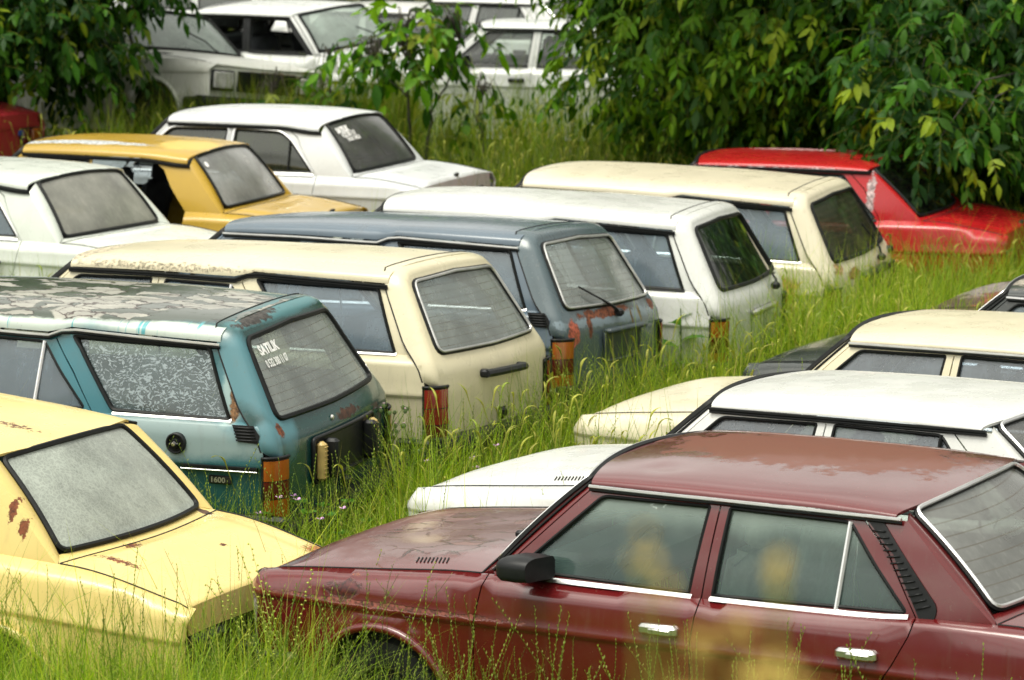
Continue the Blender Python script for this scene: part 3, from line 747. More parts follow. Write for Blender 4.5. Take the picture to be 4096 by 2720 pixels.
    bo = body.build('body', [pm, frame_m, M['dark']], root)
    ro_ = roof.build('roof', [pm], root, 60); [rl_.build('drip_rail', [M['chrome'] if spec.get('chrome_rail') else (M['alu'] if spec.get('alu_rail') else M['rubber']), M['rubber']], ro_) for rl_ in rails]
    ho = hood.build('hood', [pm], root, 60)
    for lou in (lous if not boxy else ()): lou.build('louvre', [M['dark']], ho)
    cab.build('cabin_floor', [M['dark']], root)
    sm_ = spec.get('seat') or M['seat']
    for s_ in seats: s_.build('seat', [sm_], root, 50)
    if 'vent' in parts:
        parts['vent'].build('louvre', [M['plastic']], root); parts['vent'].mirror().build('louvre', [M['plastic']], root)
    dash.build('dashboard', [M['dash']], root); sw.build('steering_wheel', [M['plastic']], root, 60)
    tm = M['chrome'] if spec.get('chrome_trim', True) else M['rubber']
    for sd in (1, -1):
        for i, (d, g, sl, tr, hd) in enumerate(doors):
            if (i, sd) in spec.get('no_door', ()): continue
            f = (lambda b: b) if sd == 1 else (lambda b: b.mirror())
            do = f(d).build('door', [pm, frame_m], root)
            if (i, sd) not in spec.get('no_glass', ()): f(g).build('window', [gside], do)
            f(sl).build('window_seal', [M['rubber']], do); f(tr).build('window_trim', [tm, M['rubber']], do)
            f(hd).build('door_handle', [M['chrome'] if spec.get('chrome_handle') else M['plastic']], do)
            if i == 0 and sd == 1 and spec.get('mirror'):
                mr = MB(); c0 = Vector(Gs(1.575, zb(1.5)+.065))+Vector((.03, .115, 0))
                V = []
                for k, (dx, sc_) in enumerate(((.070, .74), (.048, .90), (-.02, .93), (-.070, .86))):
                    for (yy, zz) in rnd([(-.095, -.055), (.095, -.052), (.098, .035), (.05, .058), (-.095, .052)], .025, 3): V.append(c0+Vector((dx+.25*yy, yy*sc_, zz*sc_)))
                k = len(V)//4
                F = [(a_*k+i_, a_*k+(i_+1) % k, (a_+1)*k+(i_+1) % k, (a_+1)*k+i_) for a_ in range(3) for i_ in range(k)]+[tuple(range(k))[::-1], tuple(range(3*k, 4*k))]
                mr.add(V, F); mr.box(c0+Vector((-.02, -.10, -.045)), (.10, .09, .04), 0, .012); mr.box(Vector(Gs(1.50, zb(1.47)+.03))+Vector((0, .008, 0)), (.13, .02, .07), 0, .008)
                mr.build('mirror', [M['plastic']], do, 50)
    if T == 'W':
        gl, sl, tr = parts['wsq']
        for sd in (1, -1):
            f = (lambda b: b) if sd == 1 else (lambda b: b.mirror())
            wq = f(gl).build('window', [spec.get('gquarter') or gside], root); f(sl).build('window_seal', [M['rubber']], wq); f(tr).build('window_trim', [tm], wq)
            if spec.get('louvre', True): f(parts['louvre']).build('louvre', [M['plastic']], root)
        to = tg.build('tailgate', [spec.get('tail_paint') or pm, M['dark']], root, 50)
        rw = tgl.build('rear_window', [grear], to); tsl.build('window_seal', [M['rubber'], M['alu']], rw)
        surfT = TG
    else:
        rw = None
        if not spec.get('no_rear_glass'):
            rw = rgl_.build('rear_window', [grear], root); rsl.build('window_seal', [M['rubber'], M['chrome']], rw)
        else: rsl.build('window_seal', [M['rubber'], M['rubber']], root)
        bt = boot.build('trunk_lid', [pm], root, 50); lk.build('trunk_lock', [M['plastic']], bt)
        surfT = R
    ww = wgl.build('windshield', [gfront], root); wsl.build('window_seal', [M['rubber'], M['chrome'] if spec.get('chrome_rail') else M['rubber']], ww)
    tlm = spec.get('lamps', ('amber', 'darkred', 'amber'))
    for tpl in tls:
        tlo = tpl[0].build('taillight', [M['plastic']], root)
        for b_, nm in zip(tpl[1:], tlm): b_.build({'amber': 'amber_lens', 'darkred': 'red_lens', 'red': 'red_lens', 'plastic': 'lamp_housing'}[nm], [M[nm]], tlo)
    gro = gr.build('grille', [M['plastic']], root)
    for h, ln in hls: ho_ = h.build('headlight', [M['plastic']], root); ln.build('lens', [M['clear']], ho_)
    bm_ = M['plastic'] if not boxy else M['alu']
    bumper(.10, -1).build('bumper', [bm_], root); bumper(L-.0 if T != 'W' else 4.20, 1, drop=spec.get('bumper_drop', 0)).build('bumper', [bm_], root)
    # wiper on the scuttle
    wp = MB(); A = Vector(W(.35, .0))+Vector((.06, 0, .025)); wp.tube([A, Vector(W(.30, .25))+Vector((.02, 0, .02)), Vector(W(.05, .42))+Vector((.02, 0, .02))], .008, seg=5); wp.box(A, (.04, .03, .03), 0, .008)
    wp.build('wiper', [M['plastic']], root)
    # wheels
    key = 'wheel'
    for ac in (fa, ra):
        for s_ in (1, -1):
            if 'tyre' not in parts:
                t_ = MB(); t_.lathe([(.185, -.075), (.25, -.085), (.285, -.075), (.297, -.055), (.300, 0), (.297, .055), (.285, .075), (.25, .085), (.185, .075)], (0, 0, 0), 'Y', 36)
                r_ = MB(); r_.lathe([(.19, .075), (.175, .070), (.165, .045), (.10, .035), (.085, .055), (.05, .060), (.0, .062)], (0, 0, 0), 'Y', 30)
                for k in range(8):
                    an = k*PI/4; r_.box((.135*math.cos(an), .042, .135*math.sin(an)), (.03, .012, .03), 1, .008)
                parts['tyre'] = (t_, r_)
            t_, r_ = parts['tyre']
            if s_ < 0: t_, r_ = t_.mirror(), r_.mirror()
            w_ = t_.build('wheel', [M['tyre']], root); w_.location = XF(ac, .70*s_, .29); rr_ = r_.build('rim', [M['rim'], M['dark']], w_)
    info = dict(root=root, surf=surfT, rw=rw, side=side, Gs=Gs, zb=zb, TG=TG if T == 'W' else None, TL=TL if T != 'W' else None, HD=HD, RF=RF, W=W)
    if T == 'W': info['tailgate'] = to
    return info

def lettering(name, text, fn, parent, mat, size, aspect=1.0, bold=0.0):
    """flat letters laid on a surface: fn(x, y) -> point (x to the right, y up, metres)"""
    cu = bpy.data.curves.new('lettering', 'FONT'); cu.body = text; cu.size = size; cu.offset = bold; cu.resolution_u = 3
    ob = bpy.data.objects.new('lettering', cu); COL.objects.link(ob)
    bpy.context.view_layer.update()
    dg = bpy.context.evaluated_depsgraph_get(); me = bpy.data.meshes.new_from_object(ob.evaluated_get(dg))
    bpy.data.objects.remove(ob); bpy.data.curves.remove(cu)
    for v in me.vertices: v.co = Vector(fn(v.co.x*aspect, v.co.y))
    me.materials.clear(); me.materials.append(mat)
    o = bpy.data.objects.new(name, me); COL.objects.link(o); o.parent = parent; return o
EXPO = 0.6
# ------------------------------------------------------------------ camera, light, sky
cam = bpy.data.cameras.new('camera'); co = bpy.data.objects.new('camera', cam); COL.objects.link(co)
cam.sensor_width = 36; cam.lens = 117.87; cam.clip_end = 600; cam.clip_start = .1
co.location = (0, 0, 3.853)
co.matrix_world = Matrix.Translation((0, 0, 3.853)) @ Matrix.Rotation(math.radians(90-8.629), 4, 'X') @ Matrix.Rotation(math.radians(.528), 4, 'Z')
cam.dof.use_dof = True; cam.dof.focus_distance = 15.2; cam.dof.aperture_fstop = 4.6
sc.camera = co
SUN_EL, SUN_AZ = math.radians(70), math.radians(235)
w = bpy.data.worlds.new('World'); sc.world = w; w.use_nodes = True
nt = w.node_tree; nt.nodes.clear()
sky = nt.nodes.new('ShaderNodeTexSky'); sky.sky_type = 'NISHITA'; sky.sun_disc = False; sky.sun_elevation = SUN_EL; sky.sun_rotation = SUN_AZ; sky.dust_density = 3.0; sky.air_density = 1.0
hs = nt.nodes.new('ShaderNodeHueSaturation'); hs.inputs['Saturation'].default_value = .04; hs.inputs['Value'].default_value = 1.0
tc = nt.nodes.new('ShaderNodeTexCoord'); mp = nt.nodes.new('ShaderNodeMapping'); mp.inputs['Scale'].default_value = (1, 1, 2.6)
nz = nt.nodes.new('ShaderNodeTexNoise'); nz.inputs['Scale'].default_value = 2.2; nz.inputs['Detail'].default_value = 6; nz.inputs['Roughness'].default_value = .55
mr = nt.nodes.new('ShaderNodeMapRange'); mr.interpolation_type = 'SMOOTHSTEP'
for i, v in ((1, .34), (2, .66), (3, .55), (4, 1.45)): mr.inputs[i].default_value = v
wb = nt.nodes.new('ShaderNodeMix'); wb.data_type = 'RGBA'; wb.blend_type = 'MULTIPLY'; wb.inputs[0].default_value = 1; wb.inputs[7].default_value = (1.0, .985, .90, 1)   # the cloud cover is slightly warm
mx = nt.nodes.new('ShaderNodeMix'); mx.data_type = 'RGBA'; mx.blend_type = 'MULTIPLY'; mx.inputs[0].default_value = 1
bg = nt.nodes.new('ShaderNodeBackground'); bg.inputs[1].default_value = .15
wo_ = nt.nodes.new('ShaderNodeOutputWorld')
lk_ = nt.links.new
lk_(sky.outputs[0], hs.inputs['Color']); lk_(tc.outputs['Generated'], mp.inputs[0]); lk_(mp.outputs[0], nz.inputs[0]); lk_(nz.outputs[0], mr.inputs[0])
sx = nt.nodes.new('ShaderNodeSeparateXYZ'); zm = nt.nodes.new('ShaderNodeMath'); zm.operation = 'MULTIPLY_ADD'; zm.use_clamp = False; zm.inputs[1].default_value = .80; zm.inputs[2].default_value = .70   # overcast: brighter overhead
mm_ = nt.nodes.new('ShaderNodeMath'); mm_.operation = 'MULTIPLY'
lk_(tc.outputs['Generated'], sx.inputs[0]); lk_(sx.outputs[2], zm.inputs[0]); lk_(zm.outputs[0], mm_.inputs[0]); lk_(mr.outputs[0], mm_.inputs[1])
lk_(hs.outputs[0], wb.inputs[6]); lk_(wb.outputs[2], mx.inputs[6]); lk_(mm_.outputs[0], mx.inputs[7]); lk_(mx.outputs[2], bg.inputs[0]); lk_(bg.outputs[0], wo_.inputs[0])
sl = bpy.data.lights.new('sun', 'SUN'); sl.energy = .9; sl.angle = math.radians(25); sl.color = (1, .95, .82)
so_ = bpy.data.objects.new('sun', sl); COL.objects.link(so_); so_.location = (0, 0, 30)
# sky texture rotation is measured clockwise from +Y seen from above
sd = Vector((math.sin(SUN_AZ)*math.cos(SUN_EL), math.cos(SUN_AZ)*math.cos(SUN_EL), math.sin(SUN_EL)))
so_.rotation_euler = sd.to_track_quat('Z', 'Y').to_euler()
sc.view_settings.view_transform = 'Standard'; sc.view_settings.look = 'None'; sc.view_settings.exposure = EXPO; sc.view_settings.gamma = 1
sc.cycles.max_bounces = 8; sc.cycles.transparent_max_bounces = 24; sc.cycles.use_denoising = True; sc.cycles.caustics_reflective = False; sc.cycles.caustics_refractive = False

def gz(x, y): return .66*sst(24.5, 33.5, y)+.03*math.sin(x*1.3)*math.sin(y*.9)

# ------------------------------------------------------------------ cars
RUST = (.16, .045, .015); PRIMER = (.34, .36, .36); WHITE = (.68, .69, .66); CREAM = (.70, .64, .44)
g_fog = dict(tint=(.40, .50, .46), dust=.30, dcol=(.20, .25, .20))
side_maroon = G('maroon_side', tint=(.84, .97, .93), dust=.19, dcol=(.26, .42, .39), seed=3, refl=.75, fog=(1.06, 1.31, .60, (.56, .65, .56)))
rear_lines = G('rear_lines', tint=(.76, .80, .77), dust=.44, dcol=(.45, .50, .47), lines=26, seed=1)
side_dark = G('side', tint=(.70, .80, .86), dust=.40, dcol=(.31, .40, .47), seed=2, fog=(1.10, 1.38, .45, (.36, .42, .44)))
side_drop = G('side_drop', tint=(.50, .58, .64), dust=.42, dcol=(.36, .41, .46), seed=5, drops=.5)
front_plain = G('front', tint=(.45, .52, .48), dust=.18, dcol=(.35, .40, .36), seed=6)
front_bright = G('front_bright', tint=(.5, .6, .55), dust=.42, dcol=(.50, .60, .54), seed=8)
rear_dark = G('rear_dark', tint=(.10, .12, .10), dust=.07, dcol=(.10, .11, .10), seed=9)
rear_brown = G('rear_brown', tint=(.22, .22, .17), dust=.22, dcol=(.17, .16, .11), lines=26, seed=11)
rear_grey = G('rear_grey', tint=(.22, .22, .22), dust=.34, dcol=(.27, .27, .27), seed=12)
rear_black = G('rear_black', tint=(.05, .05, .05), dust=.05, dcol=(.08, .08, .08), seed=13)

cars = {}
def mk(key, *a, **k): cars[key] = make_car(*a, **k)

P_maroon = paint('maroon_paint', (.122, .009, .010), .20, .85, coat_ior=1.5, grime=.30, wave=.10, seed=1,
    patches=[(.62, .82, .80, .10, .06, .05, (.075, .012, .012), 9, .7, .15, .3), (.66, .79, .848, .05, .04, .011, (.30, .09, .03), 20, .5, .1),
             (.12, .76, .60, .05, .2, .12, (.38, .36, .33), 14, .8, .08), (.9, .82, .74, .55, .2, .012, (.20, .06, .045), 14, 1.0, .2, .3)],
    fade_light=[(.72, .0, .90, .50, .62, .12, (.105, .026, .016), 4, .5, .3), (2.40, -.22, 1.42, .95, .50, .10, (.15, .034, .008), 9, .55, .12)],
    peel=((.82, .05, .92, .42, .52, .2, (0, 0, 0), 5, .35, .1), (.22, .10, .08), (.105, .026, .020), 4.2, .86))
mk('maroon', 'sedan_car', 'maroon four-door sedan with chrome window trim and rusty-topped roof, nearest car at lower right', 'car',
   dict(T='S', paint=P_maroon, pose=(1.0062, 13.7043, 2.624, -.0511, -.0136, .0143), detail=1.35, chrome_rail=True, pillar_vent=True, chrome_handle=True, mirror=True, gside=side_maroon,
        grear=G('maroon_rear', tint=(.3, .32, .30), dust=.45, dcol=(.36, .37, .35), lines=24, seed=4), gfront=front_plain, seat=M['seat_tan'], dents=[(1.95, .40, .09, .0045), (2.35, .5, .25, .004)], hdents=[(.7, .2, .15, .004), (.95, -.1, .12, .003)],
        group='cars parked nose-first towards the grass alley'))
P_w = paint('white_sedan_paint', WHITE, .28, .3, grime=.34, seed=4)
mk('whiteS', 'sedan_car', 'white four-door sedan with black window strips, parked directly behind the maroon sedan', 'car',
   dict(T='S', paint=P_w, pose=(1.5989, 15.3664, 2.5879, -.0356, .0125, .0267), detail=1.1, gside=side_drop, grear=rear_grey, gfront=front_plain, alu_rail=False, chrome_trim=False, seat=M['seat_tan'], group='cars parked nose-first towards the grass alley'))
P_c = paint('cream_sedan_paint', (.70, .64, .46), .3, .25, grime=.28, seed=7, patches=[(1.02, .1, .95, .15, .28, .05, (.35, .30, .20), 9, .9, .05), (.10, .2, .82, .06, .6, .06, (.62, .55, .40), 18, .9, .1)])
mk('creamS', 'sedan_car', 'cream four-door sedan with raindrops on dark side windows, behind the white sedan', 'car',
   dict(T='S', paint=P_c, pose=(2.4504, 17.7097, 2.6212, -.0724, -.0013, .0193), gside=side_drop, grear=rear_grey, alu_rail=True, group='cars parked nose-first towards the grass alley'))
P_d = paint('dark_sedan_paint', (.028, .034, .032), .22, .4, grime=.4, seed=9, fade_light=[(2.4, 0, 1.42, 1.0, .7, .12, (.23, .12, .06), 2.6, .6, .2)], patches=[(2.0, .2, 1.40, .5, .4, .1, (.30, .27, .22), 5, .9, .08)])
mk('darkS', 'sedan_car', 'dark grey sedan with faded brown roof corner showing at the right edge', 'car',
   dict(T='S', paint=P_d, pose=(3.4535, 19.075, 2.6282, -.015, -.0006, .007), chrome_rail=True, gside=side_dark, group='cars parked nose-first towards the grass alley'))
P_r = paint('rusty_paint', (.06, .026, .018), .5, .05, grime=.5, seed=12, patches=[(.6, 0, .9, .4, .5, .2, (.20, .17, .15), 6, 1.0, .05), (.9, .4, .9, .4, .4, .2, RUST, 6, .9, .06)])
mk('rusty', 'sedan_car', 'peeling reddish brown car at the right edge, its hood just showing behind the dark sedan', 'car',
   dict(T='S', paint=P_r, pose=(4.7339, 21.3652, 2.6948, -.0048, 0, 0), group='cars parked nose-first towards the grass alley'))

P_red = paint('red_paint', (.44, .009, .013), .26, .35, grime=.18, seed=14, patches=[(3.12, .70, 1.12, .030, .3, .17, (.50, .38, .38), 26, 1.5, .08), (2.3, .62, 1.30, .8, .05, .010, (.6, .5, .5), 12, 1.2, .1), (2.3, -.3, 1.38, .4, .12, .05, (.4, .22, .22), 20, 1.2, .1)], fade_light=[(2.3, -.2, 1.42, .9, .5, .06, (.16, .012, .010), 2, .3, .3)])  # darker red over the roof top: tree shade put into the paint colour
mk('redS', 'sedan_car', 'bright red four-door sedan half under the hanging walnut branches', 'car',
   dict(T='S', paint=P_red, pose=(2.0224, 26.2599, 2.7987, .0174, 0, .0106), grear=rear_black, gside=side_dark, rear_chrome=False, chrome_trim=False, louvre=False))
P_y = paint('yellow_paint', (.80, .62, .22), .30, .25, grime=.22, seed=17, wave=.15,
    patches=[(2.93, .10, 1.40, .13, .04, .05, (.12, .05, .025), 48, 2.2, .06), (3.27, .70, 1.13, .016, .08, .05, RUST, 45, 1.6, .07), (3.335, .70, 1.06, .022, .08, .035, RUST, 45, 1.6, .07), (3.52, -.60, .945, .045, .04, .04, (.10, .05, .03), 13, .7, .1),
             (3.70, .52, .93, .10, .02, .05, RUST, 80, 2.2, .05), (4.10, -.62, .87, .05, .08, .05, (.35, .15, .04), 40, 1.6, .08), (3.62, .25, .95, .03, .05, .05, RUST, 60, 1.6, .06), (3.86, -.15, .95, .015, .02, .05, RUST, 60, 1.6, .06)])
mk('yellow', 'sedan_car', 'pale yellow sedan with crazed rear window and rust-holed roof at lower left', 'car',
   dict(T='S', paint=P_y, pose=(-2.9996, 15.139, 2.7447, -.0812, .023, -.0809), detail=1.3, gside=side_dark, rear_chrome=False, dark_tail=True, lamps=('plastic', 'plastic'),
        grear=G('yellow_rear', tint=(.42, .46, .42), dust=.80, dcol=(.42, .46, .41), pattern='crazed', seed=15, refl=.8), chrome_trim=True))

TEAL = (.018, .098, .108)
P_t = paint('teal_paint', TEAL, .24, .4, grime=.30, seed=21, wave=.14,
    fade_light=[(3.55, .80, .84, .62, .4, .10, (.27, .36, .36), 2.2, .45, .3), (3.3, .62, 1.345, 2.2, .10, .055, (.60, .68, .62), 2.5, .35, .2), (3.95, .66, 1.1, .20, .15, .32, (.085, .22, .26), 2.5, .4, .3), (3.05, .72, 1.1, .22, .2, .3, (.06, .21, .26), 2, .3, .3), (3.85, .70, 1.1, .07, .15, .2, (.34, .47, .46), 4, .6, .2)],  # pale areas mix real bleaching with reflections put into the colour
    streak=((.10, .38, .42), 22, .62, 1.285, 1.372),
    patches=[(3.865, .72, 1.03, .035, .1, .10, (.23, .12, .05), 16, .8, .08), (4.14, -.05, .855, .08, .16, .035, RUST, 12, .6, .06), (4.10, .66, .885, .04, .04, .03, RUST, 34, 1.2, .06), (3.80, .25, 1.37, .05, .3, .06, (.06, .05, .04), 16, 1.2, .05)],
    peel=((2.6, .12, 1.42, 1.5, .62, .09, (0, 0, 0), 3, .18, .08), (.44, .43, .37), (.055, .072, .052), 6.5, .56))
P_tt = paint('teal_tail_paint', (.009, .056, .052), .22, .5, grime=.30, seed=23, wave=.14,
    fade_light=[(3.98, .60, 1.08, .30, .12, .36, (.09, .23, .27), 2.5, .3, .25), (3.80, 0, 1.38, .10, .6, .035, (.08, .22, .24), 3, .4, .3), (4.1, .74, .82, .12, .06, .2, (.10, .24, .28), 3, .2, .2)],
    patches=[(4.14, -.10, .852, .08, .15, .024, (.07, .028, .015), 22, 1.2, .06), (4.10, .66, .89, .04, .032, .032, RUST, 34, 1.2, .06), (3.79, .30, 1.385, .05, .22, .03, (.05, .045, .04), 18, 1.3, .05)])
mk('teal', 'estate_car', 'teal station wagon with peeling roof and SATILIK lettering on its rear window', 'station wagon',
   dict(T='W', paint=P_t, tail_paint=P_tt, pose=(-2.774, 17.6388, 2.8047, .0387, -.0171, -.0046), detail=1.35, alu_rail=True, gside=side_dark, grear=rear_lines, rear_chrome=False, bumper_drop=.04,
        gquarter=G('teal_quarter', tint=(.45, .56, .54), dust=.34, dcol=(.22, .30, .31), pattern='wisps', seed=22), group='station wagons parked side by side along the alley'))
P_k1 = paint('cream_wagon_paint', (.68, .62, .43), .30, .25, grime=.30, seed=31, patches=[(1.75, .3, 1.38, .08, .3, .05, (.48, .42, .30), 18, 1.3, .08), (2.3, .62, 1.335, .5, .06, .02, (.50, .44, .31), 24, 1.8, .1)])
mk('cream1', 'estate_car', 'cream station wagon with black tailgate handle bar and red taillight, between teal and blue-grey wagons', 'station wagon',
   dict(T='W', paint=P_k1, pose=(-1.904, 19.3642, 2.7216, .0541, .0276, .0157), detail=1.15, gside=side_dark, grear=rear_lines, rear_chrome=True, lamps=('red', 'red', 'darkred'), louvre=False, group='station wagons parked side by side along the alley'))
BLUE = (.105, .145, .185)
P_b = paint('blue_grey_paint', BLUE, .22, .4, grime=.28, seed=41)
P_bt = paint('blue_grey_tail_paint', (.080, .115, .130), .26, .35, grime=.35, seed=42, patches=[(4.10, .14, .888, .08, .34, .032, RUST, 9, .9, .06), (4.13, .62, .80, .06, .055, .085, (.38, .09, .05), 12, .7, .08), (4.13, .42, .82, .06, .028, .07, RUST, 14, .9, .08), (4.1, -.62, .885, .06, .06, .035, RUST, 12, .8, .08), (4.13, -.35, .84, .06, .02, .06, (.16, .12, .03), 18, 1.0, .1), (4.13, -.2, .83, .06, .015, .07, (.15, .10, .03), 18, 1.0, .1)],
    fade_light=[(4.12, 0, .85, .1, .7, .035, (.20, .26, .30), 12, 1.4, .15)])
mk('blue', 'estate_car', 'blue-grey station wagon with rusted tailgate and raised rear wiper', 'station wagon',
   dict(T='W', paint=P_b, tail_paint=P_bt, pose=(-1.1798, 21.0685, 2.7092, .0428, .0483, .0178), gside=side_dark, grear=rear_lines, rear_chrome=True, alu_rail=True, group='station wagons parked side by side along the alley'))
P_ww = paint('white_wagon_paint', WHITE, .28, .3, grime=.34, seed=51)
mk('whiteW', 'estate_car', 'white station wagon with very dark rear window, fourth in the row of wagons', 'station wagon',
   dict(T='W', paint=P_ww, pose=(-.2902, 22.4338, 2.7928, .054, .0063, -.0136), gside=side_dark, grear=rear_dark, chrome_trim=False, louvre=False, group='station wagons parked side by side along the alley'))
P_k2 = paint('cream_wagon_far_paint', (.69, .63, .47), .30, .25, grime=.36, seed=61, patches=[(3.75, .80, .70, .10, .2, .12, (.50, .27, .08), 9, 1.1, .2), (4.13, .35, .83, .06, .10, .04, (.30, .15, .05), 14, 1.1, .1), (4.08, .60, .88, .1, .08, .04, (.40, .25, .12), 14, 1.2, .1)])
mk('cream2', 'estate_car', 'cream station wagon with black plate holder and rust stains, beside the red sedan', 'station wagon',
   dict(T='W', paint=P_k2, pose=(.65, 24.4035, 2.7654, .0333, -.0221, -.0213), gside=side_dark, grear=rear_brown, lamps=('darkred', 'darkred', 'darkred'), louvre=False, group='station wagons parked side by side along the alley'))

P_f1 = paint('white_old_sedan_paint', (.67, .69, .69), .30, .25, grime=.30, seed=71)
mk('w124', 'sedan_car', 'white boxy old sedan with SATILIK lettering on its rear window, behind the gold sedan', 'car',
   dict(T='F', paint=P_f1, pose=(-2.1464, 27.6942, 2.7548, .1625, -.0058, .0056), gside=G('olive', tint=(.30, .36, .22), dust=.15, dcol=(.15, .18, .10), seed=72), grear=rear_grey, group='boxy old sedans in the left row'))
P_f2 = paint('gold_paint', (.47, .295, .028), .30, .3, grime=.2, seed=81, patches=[(1.95, .40, 1.405, .62, .085, .06, (.50, .52, .52), 6, .55, .10, .5)], fade_light=[(2.9, .2, 1.42, .25, .3, .05, (.66, .48, .12), 4, .6, .2)])
mk('gold', 'sedan_car', 'gold boxy old sedan with a grey patch on the roof and missing rear door', 'car',
   dict(T='F', paint=P_f2, pose=(-3.125, 25.945, 2.8326, .063, .0044, -.0064), gside=side_dark, grear=G('gold_rear', tint=(.3, .3, .3), dust=.58, dcol=(.48, .49, .48), seed=82), no_door=((1, 1),), group='boxy old sedans in the left row', chrome_trim=False))
P_f3 = paint('pale_white_paint', (.66, .70, .64), .28, .3, grime=.24, seed=91)
mk('w124b', 'sedan_car', 'pale white boxy old sedan at the left edge with hazy rear window', 'car',
   dict(T='F', paint=P_f3, pose=(-3.9357, 24.3174, 2.6812, .0349, .0064, .0005), gside=side_dark, grear=G('w124b_rear', tint=(.3, .31, .26), dust=.52, dcol=(.46, .46, .40), seed=92), group='boxy old sedans in the left row'))
P_rl = paint('dull_red_paint', (.33, .022, .03), .3, .3, grime=.25, seed=95)
mk('redL', 'sedan_car', 'dull red car at the left edge, only its trunk corner showing', 'car', dict(T='S', paint=P_rl, pose=(-6.40, 30.5, 2.6742, .46, .0013, -.0042), detail=.7))
P_ba = paint('worn_white_paint', (.62, .63, .57), .32, .2, grime=.4, seed=101, patches=[(.1, .1, .72, .1, .4, .04, (.4, .25, .15), 16, 1.0, .1)])
mk('bkA', 'sedan_car', 'worn white sedan nosing out to the right beside the left walnut tree', 'car',
   dict(T='S', paint=P_ba, pose=(-3.7675, 32.9179, -.7742, .7195, -.1096, -.0568), detail=.8, gfront=front_bright, gside=front_plain, chrome_trim=False, group='white cars on the bank at the back'))
P_bb = paint('white_back_paint', (.64, .66, .64), .28, .3, grime=.25, seed=111)
mk('bkB', 'sedan_car', 'white sedan with glassless black-framed doors, behind the worn white sedan', 'car',
   dict(T='S', paint=P_bb, pose=(-2.308, 36.8388, -.6116, .602, .0659, -.006), detail=.7, frame=M['plastic'], no_glass=((0, -1), (1, -1), (0, 1), (1, 1)), gfront=front_bright, gside=front_plain, chrome_trim=False, group='white cars on the bank at the back'))
P_bc = paint('white_far_paint', (.68, .68, .65), .28, .3, grime=.25, seed=113)
mk('bkC', 'sedan_car', 'white sedan half hidden behind the young sapling, facing right', 'car',
   dict(T='S', paint=P_bc, pose=(-1.2774, 39.5495, -.4668, .4704, .0227, -.0062), detail=.7, gfront=front_bright, gside=front_plain, chrome_trim=False, group='white cars on the bank at the back'))
P_bd = paint('white_top_paint', (.66, .68, .67), .28, .3, grime=.25, seed=115)
mk('bkD', 'sedan_car', 'white sedan at the top edge, windshield and side windows showing above another roof', 'car',
   dict(T='S', paint=P_bd, pose=(-3.4771, 41.0057, -.3405, .7275, -.0712, -.0025), detail=.6, gfront=front_bright, gside=front_plain, chrome_trim=False, group='white cars on the bank at the back'))
P_be = paint('clean_white_paint', (.70, .72, .70), .26, .35, grime=.16, seed=117)
mk('bkE', 'sedan_car', 'white sedan facing left with black door mirror, beside the light green walnut tree', 'car',
   dict(T='S', paint=P_be, pose=(.168, 35.365, 2.95, .53, 0, 0), detail=.8, mirror=True, gside=G('clear_side', tint=(.80, .86, .82), dust=.10, dcol=(.5, .55, .5), seed=118), gfront=front_bright, chrome_trim=False, group='white cars on the bank at the back'))
P_bf = paint('white_roof_paint', (.68, .69, .67), .28, .3, grime=.25, seed=119)
mk('bkF', 'sedan_car', 'white car at the top edge, roof and dark window band above the facing-left sedan', 'car',
   dict(T='S', paint=P_bf, pose=(-.2536, 38.093, 2.6013, .6545, 0, .0143), detail=.6, gside=front_plain, chrome_trim=False, group='white cars on the bank at the back'))

# ---- fittings that differ from wagon to wagon
def tg_at(key, y_, z_, d=0.0):
    f = cars[key]['TG']; p_ = Vector(f(y_, z_)); return p_+Vector((-d, 0, 0))
def plate_panel(key, y0, y1, z0, z1):
    b = MB(); patch(b, rnd([(y0, z0), (y1, z0), (y1, z1), (y0, z1)], .03), cars[key]['TG'], 0, sp=.1, off=.012, rim=.02)
    fr = resamp(rnd([(y0, z0), (y1, z0), (y1, z1), (y0, z1)], .03), .06); b.tube([tg_at(key, a_, b_, .014) for a_, b_ in fr], .012, True)
    return b
tt = cars['teal']['tailgate']
b = plate_panel('teal', -.40, .40, .575, .800)
pl = b.build('plate_panel', [M['plastic']], tt)
for y_ in (.345, -.345):
    b = MB(); b.box(tg_at('teal', y_, .68, .03), (.05, .055, .20), 0, .014)
    for k in range(8): b.box(tg_at('teal', y_, .60+k*.022, .056), (.006, .04, .004), 0, .001)
    b.build('reversing_lamp', [M['yellow_lens']], pl)
    b = MB(); s_ = 1 if y_ > 0 else -1; b.box(tg_at('teal', y_-.085*s_, .685, .045), (.08, .05, .20), 0, .014); b.build('grip', [M['plastic']], pl)
b = MB(); b.lathe([(0, .012), (.012, .010), (.016, .0)], (0, 0, 0), 'Z', 14); c = tg_at('teal', .12, .862); b.V = [(c.x-z_, c.y+x_, c.z+y_) for x_, y_, z_ in b.V]; b.build('lock', [M['alu']], tt)
b = MB(); c = tg_at('teal', .02, .515, .02); b.box(c, (.05, .07, .06), 0, .015); b.build('latch', [M['plastic']], tt)
f = cars['teal']['TG']
lettering('lettering', 'SATILIK', lambda x_, y_: tuple(Vector(f(.465-x_, 1.222+y_+x_*.02))+Vector((-.006, 0, .002))), cars['teal']['rw'], M['white_print'], .062, .95, .003)
lettering('lettering', '0 532 300 11 07', lambda x_, y_: tuple(Vector(f(.462-x_, 1.160+y_+x_*.02))+Vector((-.006, 0, .002))), cars['teal']['rw'], M['white_print'], .050, .70, .0015)
